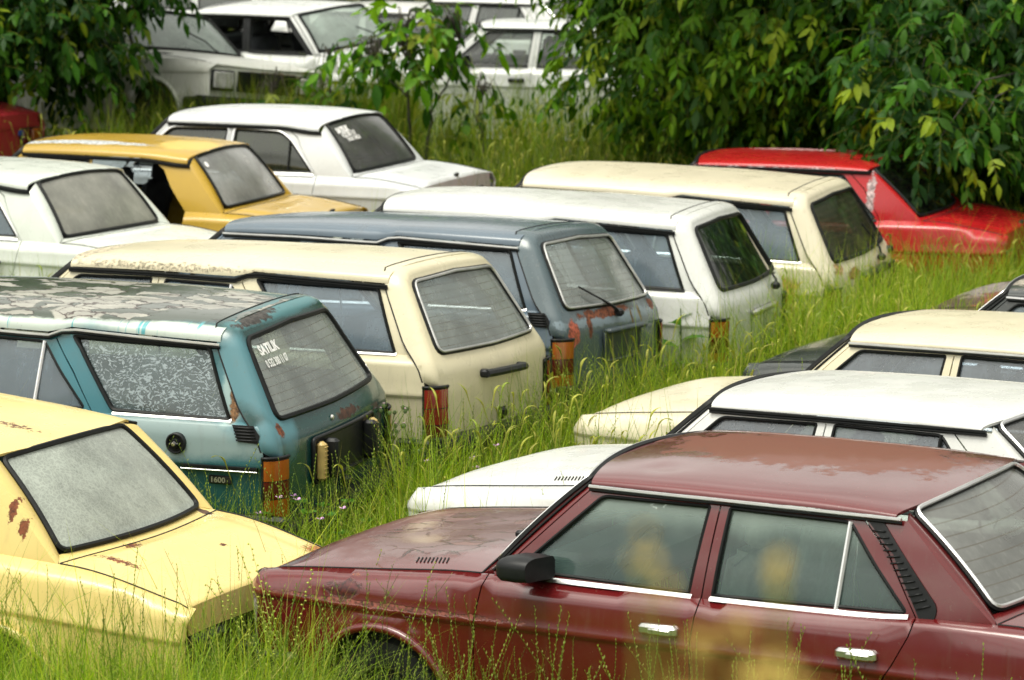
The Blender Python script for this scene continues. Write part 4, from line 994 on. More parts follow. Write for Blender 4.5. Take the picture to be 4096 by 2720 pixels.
# fuel cap, rubbing strip and badge on the teal flank
sd_ = cars['teal']['side']; root = cars['teal']['root']
b = MB(); c = Vector(sd_(3.588, .815))+Vector((0, .012, 0)); b.lathe([(0, -.004), (.038, -.004), (.042, .004), (.048, .006), (.053, .002), (.054, -.03)], c, 'Y', 28); b.lathe([(0, .018), (.022, .016), (.025, -.002)], c, 'Y', 20); b.box(c+Vector((0, .018, 0)), (.058, .012, .012), 0, .004); b.V = [tuple(v) for v in b.V]
fc = b.build('fuel_cap', [M['plastic']], root); b = MB(); b.lathe([(0, .030), (.010, .029), (.013, .015)], c, 'Y', 12); b.build('lock', [M['chrome']], fc)
b = MB()
for sgn in (0,):
    for (u0_, u1_) in ((3.62, 4.02), (2.33, 3.02)):
        pts = [tuple(Vector(sd_(u0_+(u1_-u0_)*k/10, .705))+Vector((0, .008, 0))) for k in range(11)]
        b.tube(pts, .019, seg=8, flat=.5, mi=0); b.tube([tuple(Vector(p_)+Vector((0, .008, -.010))) for p_ in pts], .004, seg=5, mi=1); b.tube([tuple(Vector(p_)+Vector((0, .008, .010))) for p_ in pts], .003, seg=5, mi=1)
b.build('rubbing_strip', [M['plastic'], M['chrome']], root)
b = MB(); c = Vector(sd_(3.82, .645)); b.box(c+Vector((0, .004, 0)), (.125, .014, .042), 0, .006); bd = b.build('badge', [M['badge']], root)
lettering('lettering', '1600', lambda x_, y_: (c.x+.052-x_, c.y+.0125, c.z-.013+y_), bd, M['alu'], .038, 1.1, .001)
# cream wagon
t1 = cars['cream1']['tailgate']
b = MB(); pts = [tg_at('cream1', .27-.52*k/8, .792-.014*k/8, .035) for k in range(9)]; b.tube(pts, .024, seg=8, flat=.9); b.box(pts[0]+Vector((.02, -.02, 0)), (.06, .06, .045), 0, .012); b.box(pts[-1]+Vector((.02, .02, 0)), (.06, .06, .045), 0, .012); b.build('handle_bar', [M['plastic']], t1)
b = MB(); b.box(tg_at('cream1', .03, .545, .015), (.04, .075, .07), 0, .02); b.build('latch', [M['plastic']], t1)
b = MB(); b.box(tg_at('cream1', -.705, .60, -.03), (.10, .05, .33), 0, .015); b.build('lamp_housing', [M['plastic']], t1)
# blue-grey wagon
t2 = cars['blue']['tailgate']
b = plate_panel('blue', -.27, .27, .60, .785); b.box(tg_at('blue', 0, .785, .03), (.06, .56, .03), 0, .01); b.build('plate_panel', [simple('plate_recess_paint', (.035, .05, .055), .4, var=.2)], t2)
def wiper(key, y0, z0, y1, z1, y2, z2):
    b = MB(); A = tg_at(key, y0, z0, .03); Bp = tg_at(key, y1, z1, .035); Cp = tg_at(key, y2, z2, .03); b.box(A, (.06, .05, .05), 0, .015); b.tube([A, A.lerp(Bp, .5)+Vector((-.015, 0, 0)), Bp], [.013, .010, .007], seg=6); b.tube([Bp.lerp(Cp, -.3), Cp], .006, seg=5)
    b.build('rear_wiper', [M['plastic']], cars[key]['tailgate'])
wiper('blue', .04, .882, .18, .965, .38, 1.055)
wiper('cream2', -.25, .865, -.30, .99, -.20, 1.10)
wiper('whiteW', -.34, .865, -.40, .935, -.18, .945)
for key in ('blue', 'whiteW'):
    b = MB(); b.box(tg_at(key, -.02, 1.372, -.03), (.02, .03, .012), 0, .004); b.build('washer_jet', [M['plastic']], cars[key]['tailgate'])
b = MB(); b.box(tg_at('whiteW', 0, .755, .02), (.04, .50, .045), 0, .015); b.build('handle_bar', [M['alu']], cars['whiteW']['tailgate'])
b = plate_panel('cream2', -.27, .27, .60, .80); b.box(tg_at('cream2', -.02, .80, .035), (.07, .58, .05), 0, .015); b.build('plate_panel', [M['plastic']], cars['cream2']['tailgate'])
b = MB(); b.box(tg_at('cream2', -.68, .86, .0), (.06, .07, .05), 0, .015); b.build('hinge', [M['plastic']], cars['cream2']['tailgate'])
# old white sedan: lettering
f2 = cars['w124']['surf']
def on_r(s0, t0, k):
    return lambda x_, y_: tuple(Vector(f2(s0-x_/.585, t0+y_/.475))+Vector((-.006, 0, .008)))
for tx, s0, t0, sz, asp, bo in (('SATILIK', .86, .76, .070, .80, .0045), ('0 532 300 11 07', .80, .66, .058, .56, .003), ('TAKAS YAPILIR', .74, .57, .050, .62, .002)):
    lettering('lettering', tx, on_r(s0, t0, 1), cars['w124']['rw'], M['white_print'], sz, asp, bo)
# orange tail lamp housings on that sedan stand out; blue badge on the red car at the left
b = MB(); c = Vector(cars['redL']['TL'](1.10, -.60)); b.box(c+Vector((-.01, 0, -.05)), (.02, .14, .05), 0, .008); b.build('badge', [simple('blue_badge', (.02, .05, .22), .3)], cars['redL']['root'])
# small round sticker on the white sedan's rear window, round sticker on gold sedan's
def sticker(key, s0, t0, r_, mat):
    fn = cars[key]['surf']; b = MB(); V = [tuple(Vector(fn(s0, t0))+Vector((-.006, 0, .006)))]+[tuple(Vector(fn(s0+r_*math.cos(k*PI/10), t0+r_*1.2*math.sin(k*PI/10)))+Vector((-.006, 0, .006))) for k in range(20)]
    b.add(V, [(0, k+1, (k+1) % 20+1) for k in range(20)]); b.build('sticker', [mat], cars[key]['rw'])
sticker('whiteS', .62, .80, .07, simple('blue_sticker', (.10, .16, .30), .5))
sticker('gold', .84, .80, .045, M['white_print'])
# tail lamps of the gold / white old sedans are orange: handled by taillight parts
# ------------------------------------------------------------------ ground
def big_mesh(name, V, F, mat, col=None, parent=None, smooth=True, quad=False):
    V = np.asarray(V, np.float32); F = np.asarray(F, np.int32); k = F.shape[1]
    me = bpy.data.meshes.new(name); me.vertices.add(len(V)); me.vertices.foreach_set('co', V.ravel())
    me.loops.add(F.size); me.loops.foreach_set('vertex_index', F.ravel())
    me.polygons.add(len(F)); me.polygons.foreach_set('loop_start', np.arange(0, F.size, k, dtype=np.int32)); me.polygons.foreach_set('loop_total', np.full(len(F), k, np.int32))
    me.polygons.foreach_set('use_smooth', np.full(len(F), smooth))
    me.materials.append(mat)
    if col is not None:
        at = me.color_attributes.new('Col', 'FLOAT_COLOR', 'POINT'); c = np.ones((len(V), 4), np.float32); c[:, :3] = col; at.data.foreach_set('color', c.ravel())
    me.update(); me.validate(clean_customdata=False)
    o = bpy.data.objects.new(name, me); COL.objects.link(o)
    if parent: o.parent = parent
    return o
npr = np.random.default_rng(11)
def gzn(x, y):
    t = np.clip((y-24.5)/9, 0, 1); return .66*t*t*(3-2*t)+.03*np.sin(x*1.3)*np.sin(y*.9)

gx = np.concatenate([np.linspace(-300, -16, 8), np.linspace(-14, 14, 57), np.linspace(16, 300, 8)]); gy = np.concatenate([np.linspace(-60, 4, 6), np.linspace(6, 50, 89), np.linspace(55, 500, 12)])
X, Y = np.meshgrid(gx, gy, indexing='ij'); Z = gzn(X, Y)
n2 = len(gy); I, J = np.meshgrid(np.arange(len(gx)-1), np.arange(n2-1), indexing='ij'); a = (I*n2+J).ravel()
t = NT('soil'); o = t.obj()
c = t.mixc(t.ramp(t.noise(o, 1.3, 6), .35, .65), (.035, .050, .010), (.060, .058, .022)); c = t.mixc(t.ramp(t.noise(o, 14, 5), .4, .7), c, (.07, .095, .018))
b = t.n('ShaderNodeBsdfPrincipled', {'Base Color': c, 'Roughness': .95}); t.t.links.new(b.outputs[0], t.out.inputs[0])
g = big_mesh('ground', np.stack([X.ravel(), Y.ravel(), Z.ravel()], 1), np.stack([a, a+n2, a+n2+1, a+1], 1), t.m); g['kind'] = 'structure'; g['label'] = 'dark weedy soil under the grass'

def leafmat(name, trans=.45, rough=.45, spec=.4):
    t = NT(name); at = t.n('ShaderNodeVertexColor', layer_name='Col')
    o = t.obj(); c = t.mixc(t.ramp(t.noise(o, 30, 2), .3, .7), at.outputs[0], t.vmath('MULTIPLY', at.outputs[0], (.78, .84, .8)))
    p_ = t.n('ShaderNodeBsdfPrincipled', {'Base Color': c, 'Roughness': rough, 'Specular IOR Level': spec})
    tl = t.n('ShaderNodeBsdfTranslucent', {'Color': t.vmath('MULTIPLY', c, (1.35, 1.5, .55))})
    m = t.n('ShaderNodeMixShader', {0: trans, 1: p_.outputs[0], 2: tl.outputs[0]}); t.t.links.new(m.outputs[0], t.out.inputs[0]); return t.m
GM = leafmat('grass_blade', .42, .5, .25); LM = leafmat('walnut_leaf', .30, .45, .16)
t = NT('bark'); o = t.obj(); b = t.n('ShaderNodeBsdfPrincipled', {'Base Color': t.mixc(t.ramp(t.noise(t.scale(o, (9, 9, 2)), 3, 5), .35, .65), (.035, .030, .022), (.10, .09, .07)), 'Roughness': .9})
t.t.links.new(b.outputs[0], t.out.inputs[0]); BARK = t.m

# ------------------------------------------------------------------ grass
foot = []
for k_, c_ in cars.items():
    r_ = c_['root']; foot.append((r_.location.x, r_.location.y, r_.rotation_euler.z))
def under_car(x, y, mx=1.98, my=.70):
    m = np.zeros(len(x), bool)
    for cx, cy, a_ in foot:
        dx, dy = x-cx, y-cy; lx = dx*math.cos(a_)+dy*math.sin(a_); ly = -dx*math.sin(a_)+dy*math.cos(a_)
        m |= (np.abs(lx) < mx) & (np.abs(ly) < my)
    return m
def field(x, y, s, ph): return np.sin(x*s+ph)*np.cos(y*s*.8+ph*1.7)+.5*np.sin(x*s*2.3+y*s*1.9+ph*3)
def scatter(n, y0, y1, pad=.6):
    y = np.sqrt(npr.uniform(y0*y0, y1*y1, n)); x = npr.uniform(-1, 1, n)*(.158*y+pad); return x, y
def blades(x, y, h, wd, bend, colr, seg=(0, .32, .66, 1.0)):
    n = len(x); z = gzn(x, y); ph = npr.uniform(0, 2*PI, n); tw = ph+npr.normal(PI/2, .5, n)
    D = np.stack([np.cos(ph), np.sin(ph)], 1); Wd = np.stack([np.cos(tw), np.sin(tw)], 1)
    V = []; 
    for t_ in seg:
        r_ = bend*h*t_**2; zz = h*(t_-.38*bend*t_**2.4)
        c0 = np.stack([x+D[:, 0]*r_, y+D[:, 1]*r_, z+zz-.02], 1); w_ = wd*(1-t_**2.2)*.5 if t_ > 0 else wd*.4
        if t_ < 1:
            V.append(c0-np.concatenate([Wd*w_[:, None], np.zeros((n, 1))], 1)); V.append(c0+np.concatenate([Wd*w_[:, None], np.zeros((n, 1))], 1))
        else: V.append(c0)
    V = np.stack(V, 1); k = V.shape[1]; F = []
    for i in range(len(seg)-2): F += [(2*i, 2*i+1, 2*i+3), (2*i, 2*i+3, 2*i+2)]
    i = len(seg)-2; F.append((2*i, 2*i+1, 2*i+2))
    F = (np.array(F)[None]+np.arange(n)[:, None, None]*k).reshape(-1, 3)
    return V.reshape(-1, 3), F, np.repeat(colr, k, 0)
def grass_col(n, x, y):
    pal = np.array([(.15, .245, .012), (.235, .35, .018), (.33, .44, .028), (.47, .52, .045), (.55, .47, .13), (.085, .165, .012)])
    pr = np.array([.20, .28, .24, .13, .08, .07]); c = pal[npr.choice(6, n, p=pr)]; f = field(x, y, .9, 1.0)
    dk = 1-.34*np.clip((y-23.5)/4, 0, 1)   # blades darkened towards the bank: tree shade put into their colour
    return np.clip(c*dk[:, None]*(1+.16*f[:, None])*npr.uniform(.8, 1.2, (n, 1)), 0, 1)
Vs, Fs, Cs = [], [], []; base = 0
def put(V, F, C):
    global base
    Vs.append(V); Fs.append(F+base); Cs.append(C); base += len(V)
def flush(name, mat, label, cat=None):
    global Vs, Fs, Cs, base
    o_ = big_mesh(name, np.concatenate(Vs), np.concatenate(Fs), mat, np.concatenate(Cs)); o_['kind'] = 'stuff'; o_['label'] = label
    if cat: o_['category'] = cat
    Vs, Fs, Cs, base = [], [], [], 0; return o_
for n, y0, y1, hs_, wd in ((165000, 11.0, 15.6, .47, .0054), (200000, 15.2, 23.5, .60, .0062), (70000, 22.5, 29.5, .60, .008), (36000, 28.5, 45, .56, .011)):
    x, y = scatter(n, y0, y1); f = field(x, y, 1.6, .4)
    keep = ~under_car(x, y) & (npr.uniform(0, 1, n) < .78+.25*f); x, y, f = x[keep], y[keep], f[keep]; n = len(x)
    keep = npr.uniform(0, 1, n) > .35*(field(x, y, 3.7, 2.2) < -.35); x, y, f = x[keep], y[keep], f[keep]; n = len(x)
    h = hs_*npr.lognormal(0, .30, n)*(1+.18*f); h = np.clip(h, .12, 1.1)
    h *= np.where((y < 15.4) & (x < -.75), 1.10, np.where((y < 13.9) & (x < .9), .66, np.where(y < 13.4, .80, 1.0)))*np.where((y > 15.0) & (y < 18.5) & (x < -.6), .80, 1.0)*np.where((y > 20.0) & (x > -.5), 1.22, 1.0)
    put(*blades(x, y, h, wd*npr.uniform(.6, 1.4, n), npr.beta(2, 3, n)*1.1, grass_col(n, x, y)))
x = npr.uniform(2.3, 5.0, 16000); y = npr.uniform(22.6, 26.0, 16000); m = ~under_car(x, y); x, y = x[m], y[m]; n = len(x)
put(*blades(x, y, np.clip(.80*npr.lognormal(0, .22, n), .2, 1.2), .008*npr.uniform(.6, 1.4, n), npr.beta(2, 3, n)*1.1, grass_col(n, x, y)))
x = npr.uniform(-2.6, -.95, 14000); y = npr.uniform(30.2, 33.0, 14000); x = np.concatenate([x, npr.uniform(-3.7, -2.0, 10000)]); y = np.concatenate([y, npr.uniform(29.4, 31.2, 10000)]); n = len(x)
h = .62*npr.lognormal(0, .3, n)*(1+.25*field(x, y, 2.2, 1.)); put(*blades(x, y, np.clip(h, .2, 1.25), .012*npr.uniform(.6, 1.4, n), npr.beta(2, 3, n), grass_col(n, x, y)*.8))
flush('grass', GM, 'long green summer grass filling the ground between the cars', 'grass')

# seed stalks: template meshes placed many times into one sheet of stuff
def stalk_tpl(kind, r_):
    V = []; F = []; C = []
    def tube3(P, R, col, sg=3):
        b = len(V)
        for i, (p_, q_) in enumerate(zip(P, R)):
            for k in range(sg):
                an = 2*PI*k/sg; V.append((p_[0]+q_*math.cos(an), p_[1]+q_*math.sin(an), p_[2]+q_*.3*math.sin(an+1))); C.append(col)
        for i in range(len(P)-1):
            for k in range(sg):
                a_, b_ = b+i*sg+k, b+i*sg+(k+1) % sg; F.append((a_, b_, b_+sg)); F.append((a_, b_+sg, a_+sg))
    gc = (.16+.06*r_.random(), .22+.05*r_.random(), .045)
    if kind == 'foxtail':
        droop = r_.uniform(.25, 1.5); P = []; p_ = Vector((0, 0, 0)); an = r_.uniform(.02, .14)
        for i in range(9):
            P.append(tuple(p_)); p_ = p_+Vector((math.sin(an), 0, math.cos(an)))*(.85/9); an += .018+.035*droop*(i/9)**2
        tube3(P, [.0016]*9, gc)
        hd = []; 
        for i in range(8):
            hd.append(tuple(p_)); p_ = p_+Vector((math.sin(an), 0, math.cos(an)))*(.105/8); an += .22*droop
        tube3([P[-1]]+hd, [.0020, .0042, .0070, .0080, .0080, .0074, .0062, .0045, .0014], (.52, .50, .11) if r_.random() < .65 else (.36, .42, .08), 6)
    elif kind == 'rye':
        lean = r_.uniform(-.2, .65); P = [(lean*(t_*.8)**2, .02*math.sin(t_*5), t_*.8) for t_ in [i/9 for i in range(10)]]; tube3(P, [.0012]*10, (.20, .29, .04))
        for i in range(24):
            t_ = .50+.50*i/23; x0 = lean*(t_*.8)**2; z0 = t_*.8; y0 = .02*math.sin(t_*5); s_ = 1 if i % 2 else -1; b = len(V)
            ax = Vector((.35*s_, .25*s_, .9)).normalized()*.0145; sd_ = Vector((.0021, -.0021, 0))
            q_ = Vector((x0, y0, z0))
            for v in (q_, q_+ax*.5+sd_, q_+ax, q_+ax*.5-sd_): V.append(tuple(v)); C.append((.30, .38, .07) if i % 3 else (.42, .42, .12))
            F.append((b, b+1, b+2)); F.append((b, b+2, b+3))
    else:   # dock: thin stalk with rows of round seeds
        lean = r_.uniform(-.3, .4); P = [(lean*t_*t_*.8, 0, t_*.9) for t_ in [i/7 for i in range(8)]]; tube3(P, [.0022]*8, (.20, .24, .04))
        for i in range(34):
            t_ = .45+.55*i/33; an = i*2.4; q_ = Vector((lean*t_*t_*.8+.006*math.cos(an), .006*math.sin(an), t_*.9)); b = len(V); e_ = .0052
            for d in ((e_, 0, 0), (-e_, 0, 0), (0, e_, 0), (0, -e_, 0), (0, 0, e_), (0, 0, -e_)): V.append(tuple(q_+Vector(d))); C.append((.38, .42, .05))
            for tri in ((0, 2, 4), (2, 1, 4), (1, 3, 4), (3, 0, 4), (2, 0, 5), (1, 2, 5), (3, 1, 5), (0, 3, 5)): F.append(tuple(b+q for q in tri))
    return np.array(V, np.float32), np.array(F, np.int32), np.array(C, np.float32)
def sow(kind, x, y, hs_, nt_=10, fat=1.0):
    T = [stalk_tpl(kind, rng) for _ in range(nt_)]; which = npr.integers(0, nt_, len(x))
    for k in range(nt_):
        m = which == k; n = m.sum()
        if not n: continue
        V, F, C = T[k]; an = npr.uniform(0, 2*PI, n); s_ = hs_[m]; ca, sa = np.cos(an), np.sin(an)
        # thickness stays natural while height varies
        Vx = V[None, :, 0]*s_[:, None]; Vy = V[None, :, 1]*s_[:, None]; Vz = V[None, :, 2]*s_[:, None]
        W_ = np.stack([x[m][:, None]+Vx*ca[:, None]-Vy*sa[:, None], y[m][:, None]+Vx*sa[:, None]+Vy*ca[:, None], gzn(x[m], y[m])[:, None]+Vz], 2)
        put(W_.reshape(-1, 3), (F[None]+np.arange(n)[:, None, None]*len(V)).reshape(-1, 3), (C[None]*npr.uniform(.75, 1.2, (n, 1, 1))).reshape(-1, 3))
def region_pts(n, y0, y1, x0=None, x1=None, pad=.3):
    x, y = scatter(n, y0, y1, pad); m = ~under_car(x, y, 2.08, .80)
    if x0 is not None: m &= (x > x0(y)) & (x < x1(y))
    return x[m], y[m]
x, y = region_pts(6200, 16.0, 31); m = npr.uniform(0, 1, len(x)) < .25+.55*(x > -.2)+.2*(field(x, y, 1.1, 2) > .3); x, y = x[m], y[m]
sow('foxtail', x, y, npr.uniform(.62, 1.02, len(x)), 14)
x, y = region_pts(4200, 11.4, 19.5); sow('rye', x, y, npr.uniform(.62, 1.12, len(x)), 14)
x, y = region_pts(1400, 19, 36); sow('rye', x, y, npr.uniform(.7, 1.2, len(x)), 8)
flush('seeding_grass', GM, 'yellow-green drooping seed heads and rye stalks standing above the grass', 'grass')

# ------------------------------------------------------------------ leaves, trees
LEAF_T = [(0, 0), (.16, .55), (.42, 1.0), (.72, .72), (1.0, 0)]
def leaf_mesh(P, D, Nn, Ln, Wn, col, curl):
    """leaflets: base P, direction D, normal N, length, width, colour, droop"""
    n = len(P); S_ = np.cross(D, Nn); S_ /= np.linalg.norm(S_, axis=1, keepdims=True)+1e-9; Nn = np.cross(S_, D)
    V = []
    for t_, w_ in LEAF_T:
        c0 = P+D*(Ln*t_)[:, None]-Nn*(Ln*curl*t_*t_)[:, None]
        if w_ == 0: V.append(c0)
        else:
            lift = (Wn*w_*.14)[:, None]*Nn
            V += [c0-S_*(Wn*w_*.5)[:, None]+lift, c0, c0+S_*(Wn*w_*.5)[:, None]+lift]
    V = np.stack(V, 1); k = V.shape[1]   # 0 | 1 2 3 | 4 5 6 | 7 8 9 | 10
    F = [(0, 2, 1), (0, 3, 2)]
    for b in (1, 4): F += [(b, b+1, b+4), (b, b+4, b+3), (b+1, b+2, b+5), (b+1, b+5, b+4)]
    F += [(7, 8, 10), (8, 9, 10)]
    F = (np.array(F)[None]+np.arange(n)[:, None, None]*k).reshape(-1, 3)
    return V.reshape(-1, 3), F, np.repeat(col, k, 0)
def compound(origins, dirs, leaf=.13, pairs=3, pal=None, tipcol=None, lens=(.26, .42)):
    """pinnate leaves: a drooping stalk with hanging leaflets"""
    n = len(origins); L_ = npr.uniform(lens[0], lens[1], n)*leaf/.13; up = np.array([0, 0, 1.])
    SV, SF, SC = [], [], []
    drp = npr.uniform(.10, .80, n); colsz = npr.uniform(.75, 1.25, n)
    def at(t_): return origins+dirs*(L_*t_)[:, None]-up*(L_*drp*t_*t_)[:, None]
    young = npr.uniform(0, 1, n) < .09
    colb = pal[npr.choice(len(pal), n)]*npr.uniform(.75, 1.25, (n, 1)); colb = np.where(young[:, None], tipcol*npr.uniform(.8, 1.15, (n, 1)), colb)
    side_ = np.cross(dirs, up); side_ /= np.linalg.norm(side_, axis=1, keepdims=True)+1e-9
    for i in range(pairs*2+1):
        t_ = .38+.62*(i//2)/pairs if i < pairs*2 else 1.0; s_ = (1 if i % 2 else -1) if i < pairs*2 else 0
        P = at(t_); tang = dirs-up*(2*drp*t_)[:, None]
        D = tang*(.55 if s_ else 1)+side_*s_*npr.uniform(.5, .95, (n, 1))-up*npr.uniform(-.1, .95, (n, 1)); D += npr.normal(0, .26, (n, 3)); D /= np.linalg.norm(D, axis=1, keepdims=True)
        Nn = up*.8+dirs*.7+npr.normal(0, .42, (n, 3)); Ln = leaf*npr.uniform(.6, 1.4, n)*colsz*(1 if s_ else 1.2); 
        SVi = leaf_mesh(P, D, Nn, Ln, Ln*npr.uniform(.36, .46, n), colb*npr.uniform(.88, 1.12, (n, 1)), npr.uniform(.05, .35, n))
        SV.append(SVi[0]); SF.append(SVi[1]); SC.append(SVi[2])
    # stalk as a thin three-sided rod
    seg = 5; V = []
    for k in range(seg+1):
        c0 = at(k/seg)
        for j in range(3): V.append(c0+side_*(.0022*math.cos(j*2.1))+up*(.0022*math.sin(j*2.1)))
    V = np.stack(V, 1); F = []
    for k in range(seg):
        for j in range(3): a_, b_ = k*3+j, k*3+(j+1) % 3; F += [(a_, b_, b_+3), (a_, b_+3, a_+3)]
    SV.append(V.reshape(-1, 3)); SF.append((np.array(F)[None]+np.arange(n)[:, None, None]*V.shape[1]).reshape(-1, 3)); SC.append(np.repeat(np.tile([[.20, .22, .04]], (n, 1)), V.shape[1], 0))
    off = np.cumsum([0]+[len(v) for v in SV[:-1]])
    return np.concatenate(SV), np.concatenate([f_+o_ for f_, o_ in zip(SF, off)]), np.concatenate(SC)
def blob_pts(blobs, n, zmin=None):
    vol = np.array([b[3]*b[4]*b[5]*b[6] for b in blobs]); out = []; outd = []
    for b, k in zip(blobs, npr.multinomial(n, vol/vol.sum())):
        d = npr.normal(0, 1, (k, 3)); d /= np.linalg.norm(d, axis=1, keepdims=True); r_ = npr.uniform(0, 1, k)**.42
        lump = 1+.16*np.sin(d[:, 0]*7+b[0])*np.sin(d[:, 2]*6+b[1])+.10*np.sin(d[:, 1]*11+d[:, 2]*9)
        p_ = np.array(b[:3])+d*np.array(b[3:6])*(r_*lump)[:, None]
        f = field(p_[:, 0]*1.0+p_[:, 2], p_[:, 1]+p_[:, 2]*1.3, 2.6, b[0])
        keep = npr.uniform(0, 1, k) < .80+.45*f
        out.append(p_[keep]); dd = d*np.array([1, 1, .35]); dd[:, 2] -= .1; outd.append(dd[keep])
    P = np.concatenate(out); D = np.concatenate(outd)+npr.normal(0, .45, (len(P), 3))*np.array([1, 1, .4]); D /= np.linalg.norm(D, axis=1, keepdims=True)
    if zmin is not None:
        m = P[:, 2] > zmin+gzn(P[:, 0], P[:, 1]); P, D = P[m], D[m]
    return P, D
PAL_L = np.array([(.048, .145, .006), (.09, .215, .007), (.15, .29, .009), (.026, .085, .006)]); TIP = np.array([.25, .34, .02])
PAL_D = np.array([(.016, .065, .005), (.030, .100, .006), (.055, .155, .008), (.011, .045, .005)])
def tree(name, label, base, limbs, blobs, n, leaf, pal, pairs=3, zmin=.3, trunk_r=.13, tip=TIP, cat='tree', extra=None):
    root = bpy.data.objects.new(name, None); COL.objects.link(root); root.location = base; root['label'] = label; root['category'] = cat
    tb = MB(); B0 = Vector(base); 
    for lm in limbs:
        pts = [Vector(p_)-B0 for p_ in lm[0]]; k = len(pts); fine = []
        for i in range(k-1):
            for q_ in range(4): fine.append(pts[i].lerp(pts[i+1], q_/4)+Vector((rng.uniform(-1, 1), rng.uniform(-1, 1), 0))*.02*(i > 0 or q_ > 0))
        fine.append(pts[-1]); m_ = len(fine); tb.tube(fine, [lm[1]+(lm[2]-lm[1])*(i/(m_-1))**.7 for i in range(m_)], seg=8)
    tb.build('trunk', [BARK], root)
    P, D = blob_pts(blobs, n, zmin)
    if extra is not None: m = extra(P); P, D = P[m], D[m]
    # twigs reaching out to some leaf stalks
    V, F, C = compound(P-np.array(base), D, leaf, pairs, pal, tip)
    o_ = big_mesh('crown', V, F, LM, C, root)
    tw = MB(); ends = [lm[0][-1] for lm in limbs]+[lm[0][len(lm[0])//2] for lm in limbs]
    idx = npr.choice(len(P), min(140, len(P)), replace=False)
    for i in idx:
        p_ = Vector(P[i]); e = min(ends, key=lambda q_: (Vector(q_)-p_).length); e = Vector(e)
        if (e-p_).length > 2.2: e = p_+(e-p_).normalized()*1.2
        m1 = e.lerp(p_, .5)+Vector((0, 0, .18)); tw.tube([e-B0, m1-B0, p_-B0], [.009, .006, .003], seg=4)
    tw.build('twigs', [BARK], root)
    return root
def lim(base, hub, tips, r0, r1):
    L_ = [([base, ((base[0]*.5+hub[0]*.5)+.06, base[1]*.5+hub[1]*.5, base[2]*.5+hub[2]*.5), hub], r0, r1)]
    for tp in tips:
        mid = tuple(hub[i]*.45+tp[i]*.55+(0, 0, .35)[i] for i in range(3)); L_.append(([hub, mid, tp], r1*.75, .012))
    return L_
b0 = (2.1, 29.9, gz(2.1, 29.9)); hub = (2.15, 29.8, 2.1)
tree('walnut_tree', 'light green walnut tree with hanging compound leaves, between the white sedan and the red car', b0,
     lim(b0, hub, [(1.1, 28.8, 2.9), (1.4, 31, 3.6), (3.2, 28.5, 3.0), (2.4, 30.2, 4.1), (3.3, 31, 3.6)], .13, .085),
     [(1.78, 29.2, 2.35, 1.32, 1.5, 1.30, 1.0), (1.30, 29.6, 3.3, 1.05, 1.5, 1.2, .55), (2.7, 28.8, 2.3, 1.3, 1.5, 1.25, 1.0), (2.3, 30, 3.3, 2.2, 2.0, 1.35, .6), (2.5, 30.6, 2.4, 1.8, 1.3, 1.5, .9), (1.6, 27.7, 3.75, 1.5, 1.1, .6, .9)], 12500, .098, PAL_L, zmin=.42)  # last blob: canopy out of view, added to shade the grass
b0 = (5.0, 29.2, gz(5.0, 29.2)); hub = (4.9, 29.1, 2.2)
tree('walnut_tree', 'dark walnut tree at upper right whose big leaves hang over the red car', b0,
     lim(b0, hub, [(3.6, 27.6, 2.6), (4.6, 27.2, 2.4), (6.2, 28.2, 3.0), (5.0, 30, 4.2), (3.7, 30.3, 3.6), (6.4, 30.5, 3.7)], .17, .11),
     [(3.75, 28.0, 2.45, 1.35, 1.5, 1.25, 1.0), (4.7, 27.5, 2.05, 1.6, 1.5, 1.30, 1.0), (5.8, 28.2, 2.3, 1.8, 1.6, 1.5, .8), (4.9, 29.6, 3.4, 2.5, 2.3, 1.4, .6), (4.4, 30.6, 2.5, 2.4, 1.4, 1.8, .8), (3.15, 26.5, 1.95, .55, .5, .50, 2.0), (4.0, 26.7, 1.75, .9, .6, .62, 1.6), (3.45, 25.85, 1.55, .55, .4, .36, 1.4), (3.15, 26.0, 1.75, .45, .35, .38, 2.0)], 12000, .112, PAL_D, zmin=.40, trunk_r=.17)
b0 = (-5.6, 32.5, gz(-5.6, 32.5)); hub = (-5.5, 32.3, 2.3)
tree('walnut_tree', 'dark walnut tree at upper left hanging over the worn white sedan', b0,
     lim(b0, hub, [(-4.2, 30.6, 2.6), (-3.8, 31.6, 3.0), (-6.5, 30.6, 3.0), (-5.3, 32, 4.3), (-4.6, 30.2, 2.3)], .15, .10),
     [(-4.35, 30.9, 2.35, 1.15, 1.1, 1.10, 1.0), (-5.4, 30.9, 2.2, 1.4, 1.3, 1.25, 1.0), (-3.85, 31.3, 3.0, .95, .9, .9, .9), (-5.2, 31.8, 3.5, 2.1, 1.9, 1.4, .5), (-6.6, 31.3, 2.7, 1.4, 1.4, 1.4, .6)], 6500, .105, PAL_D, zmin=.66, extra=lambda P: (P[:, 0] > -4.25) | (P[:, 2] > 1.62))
# trees added behind to darken the gaps between the trunks
for (bx, by, lb, n_) in ((7.2, 33.8, 'added walnut tree darkening the gaps behind the dark one at the right edge', 2200), (4.2, 34.5, 'added walnut tree darkening the gap behind the two front walnuts', 2200)):
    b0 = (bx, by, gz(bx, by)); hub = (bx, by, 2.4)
    tree('walnut_tree', lb, b0, lim(b0, hub, [(bx-1.2, by-.8, 3.2), (bx+1.2, by-.6, 3.2), (bx, by+.6, 4.3)], .15, .10), [(bx-.6, by-.5, 2.6, 1.7, 1.4, 1.6, 1.0), (bx+.8, by, 2.9, 1.7, 1.5, 1.9, 1.0), (bx, by, 3.9, 2.0, 1.8, 1.2, .5)], n_, .19, PAL_D, zmin=.1)  # added tree, darkens the gaps
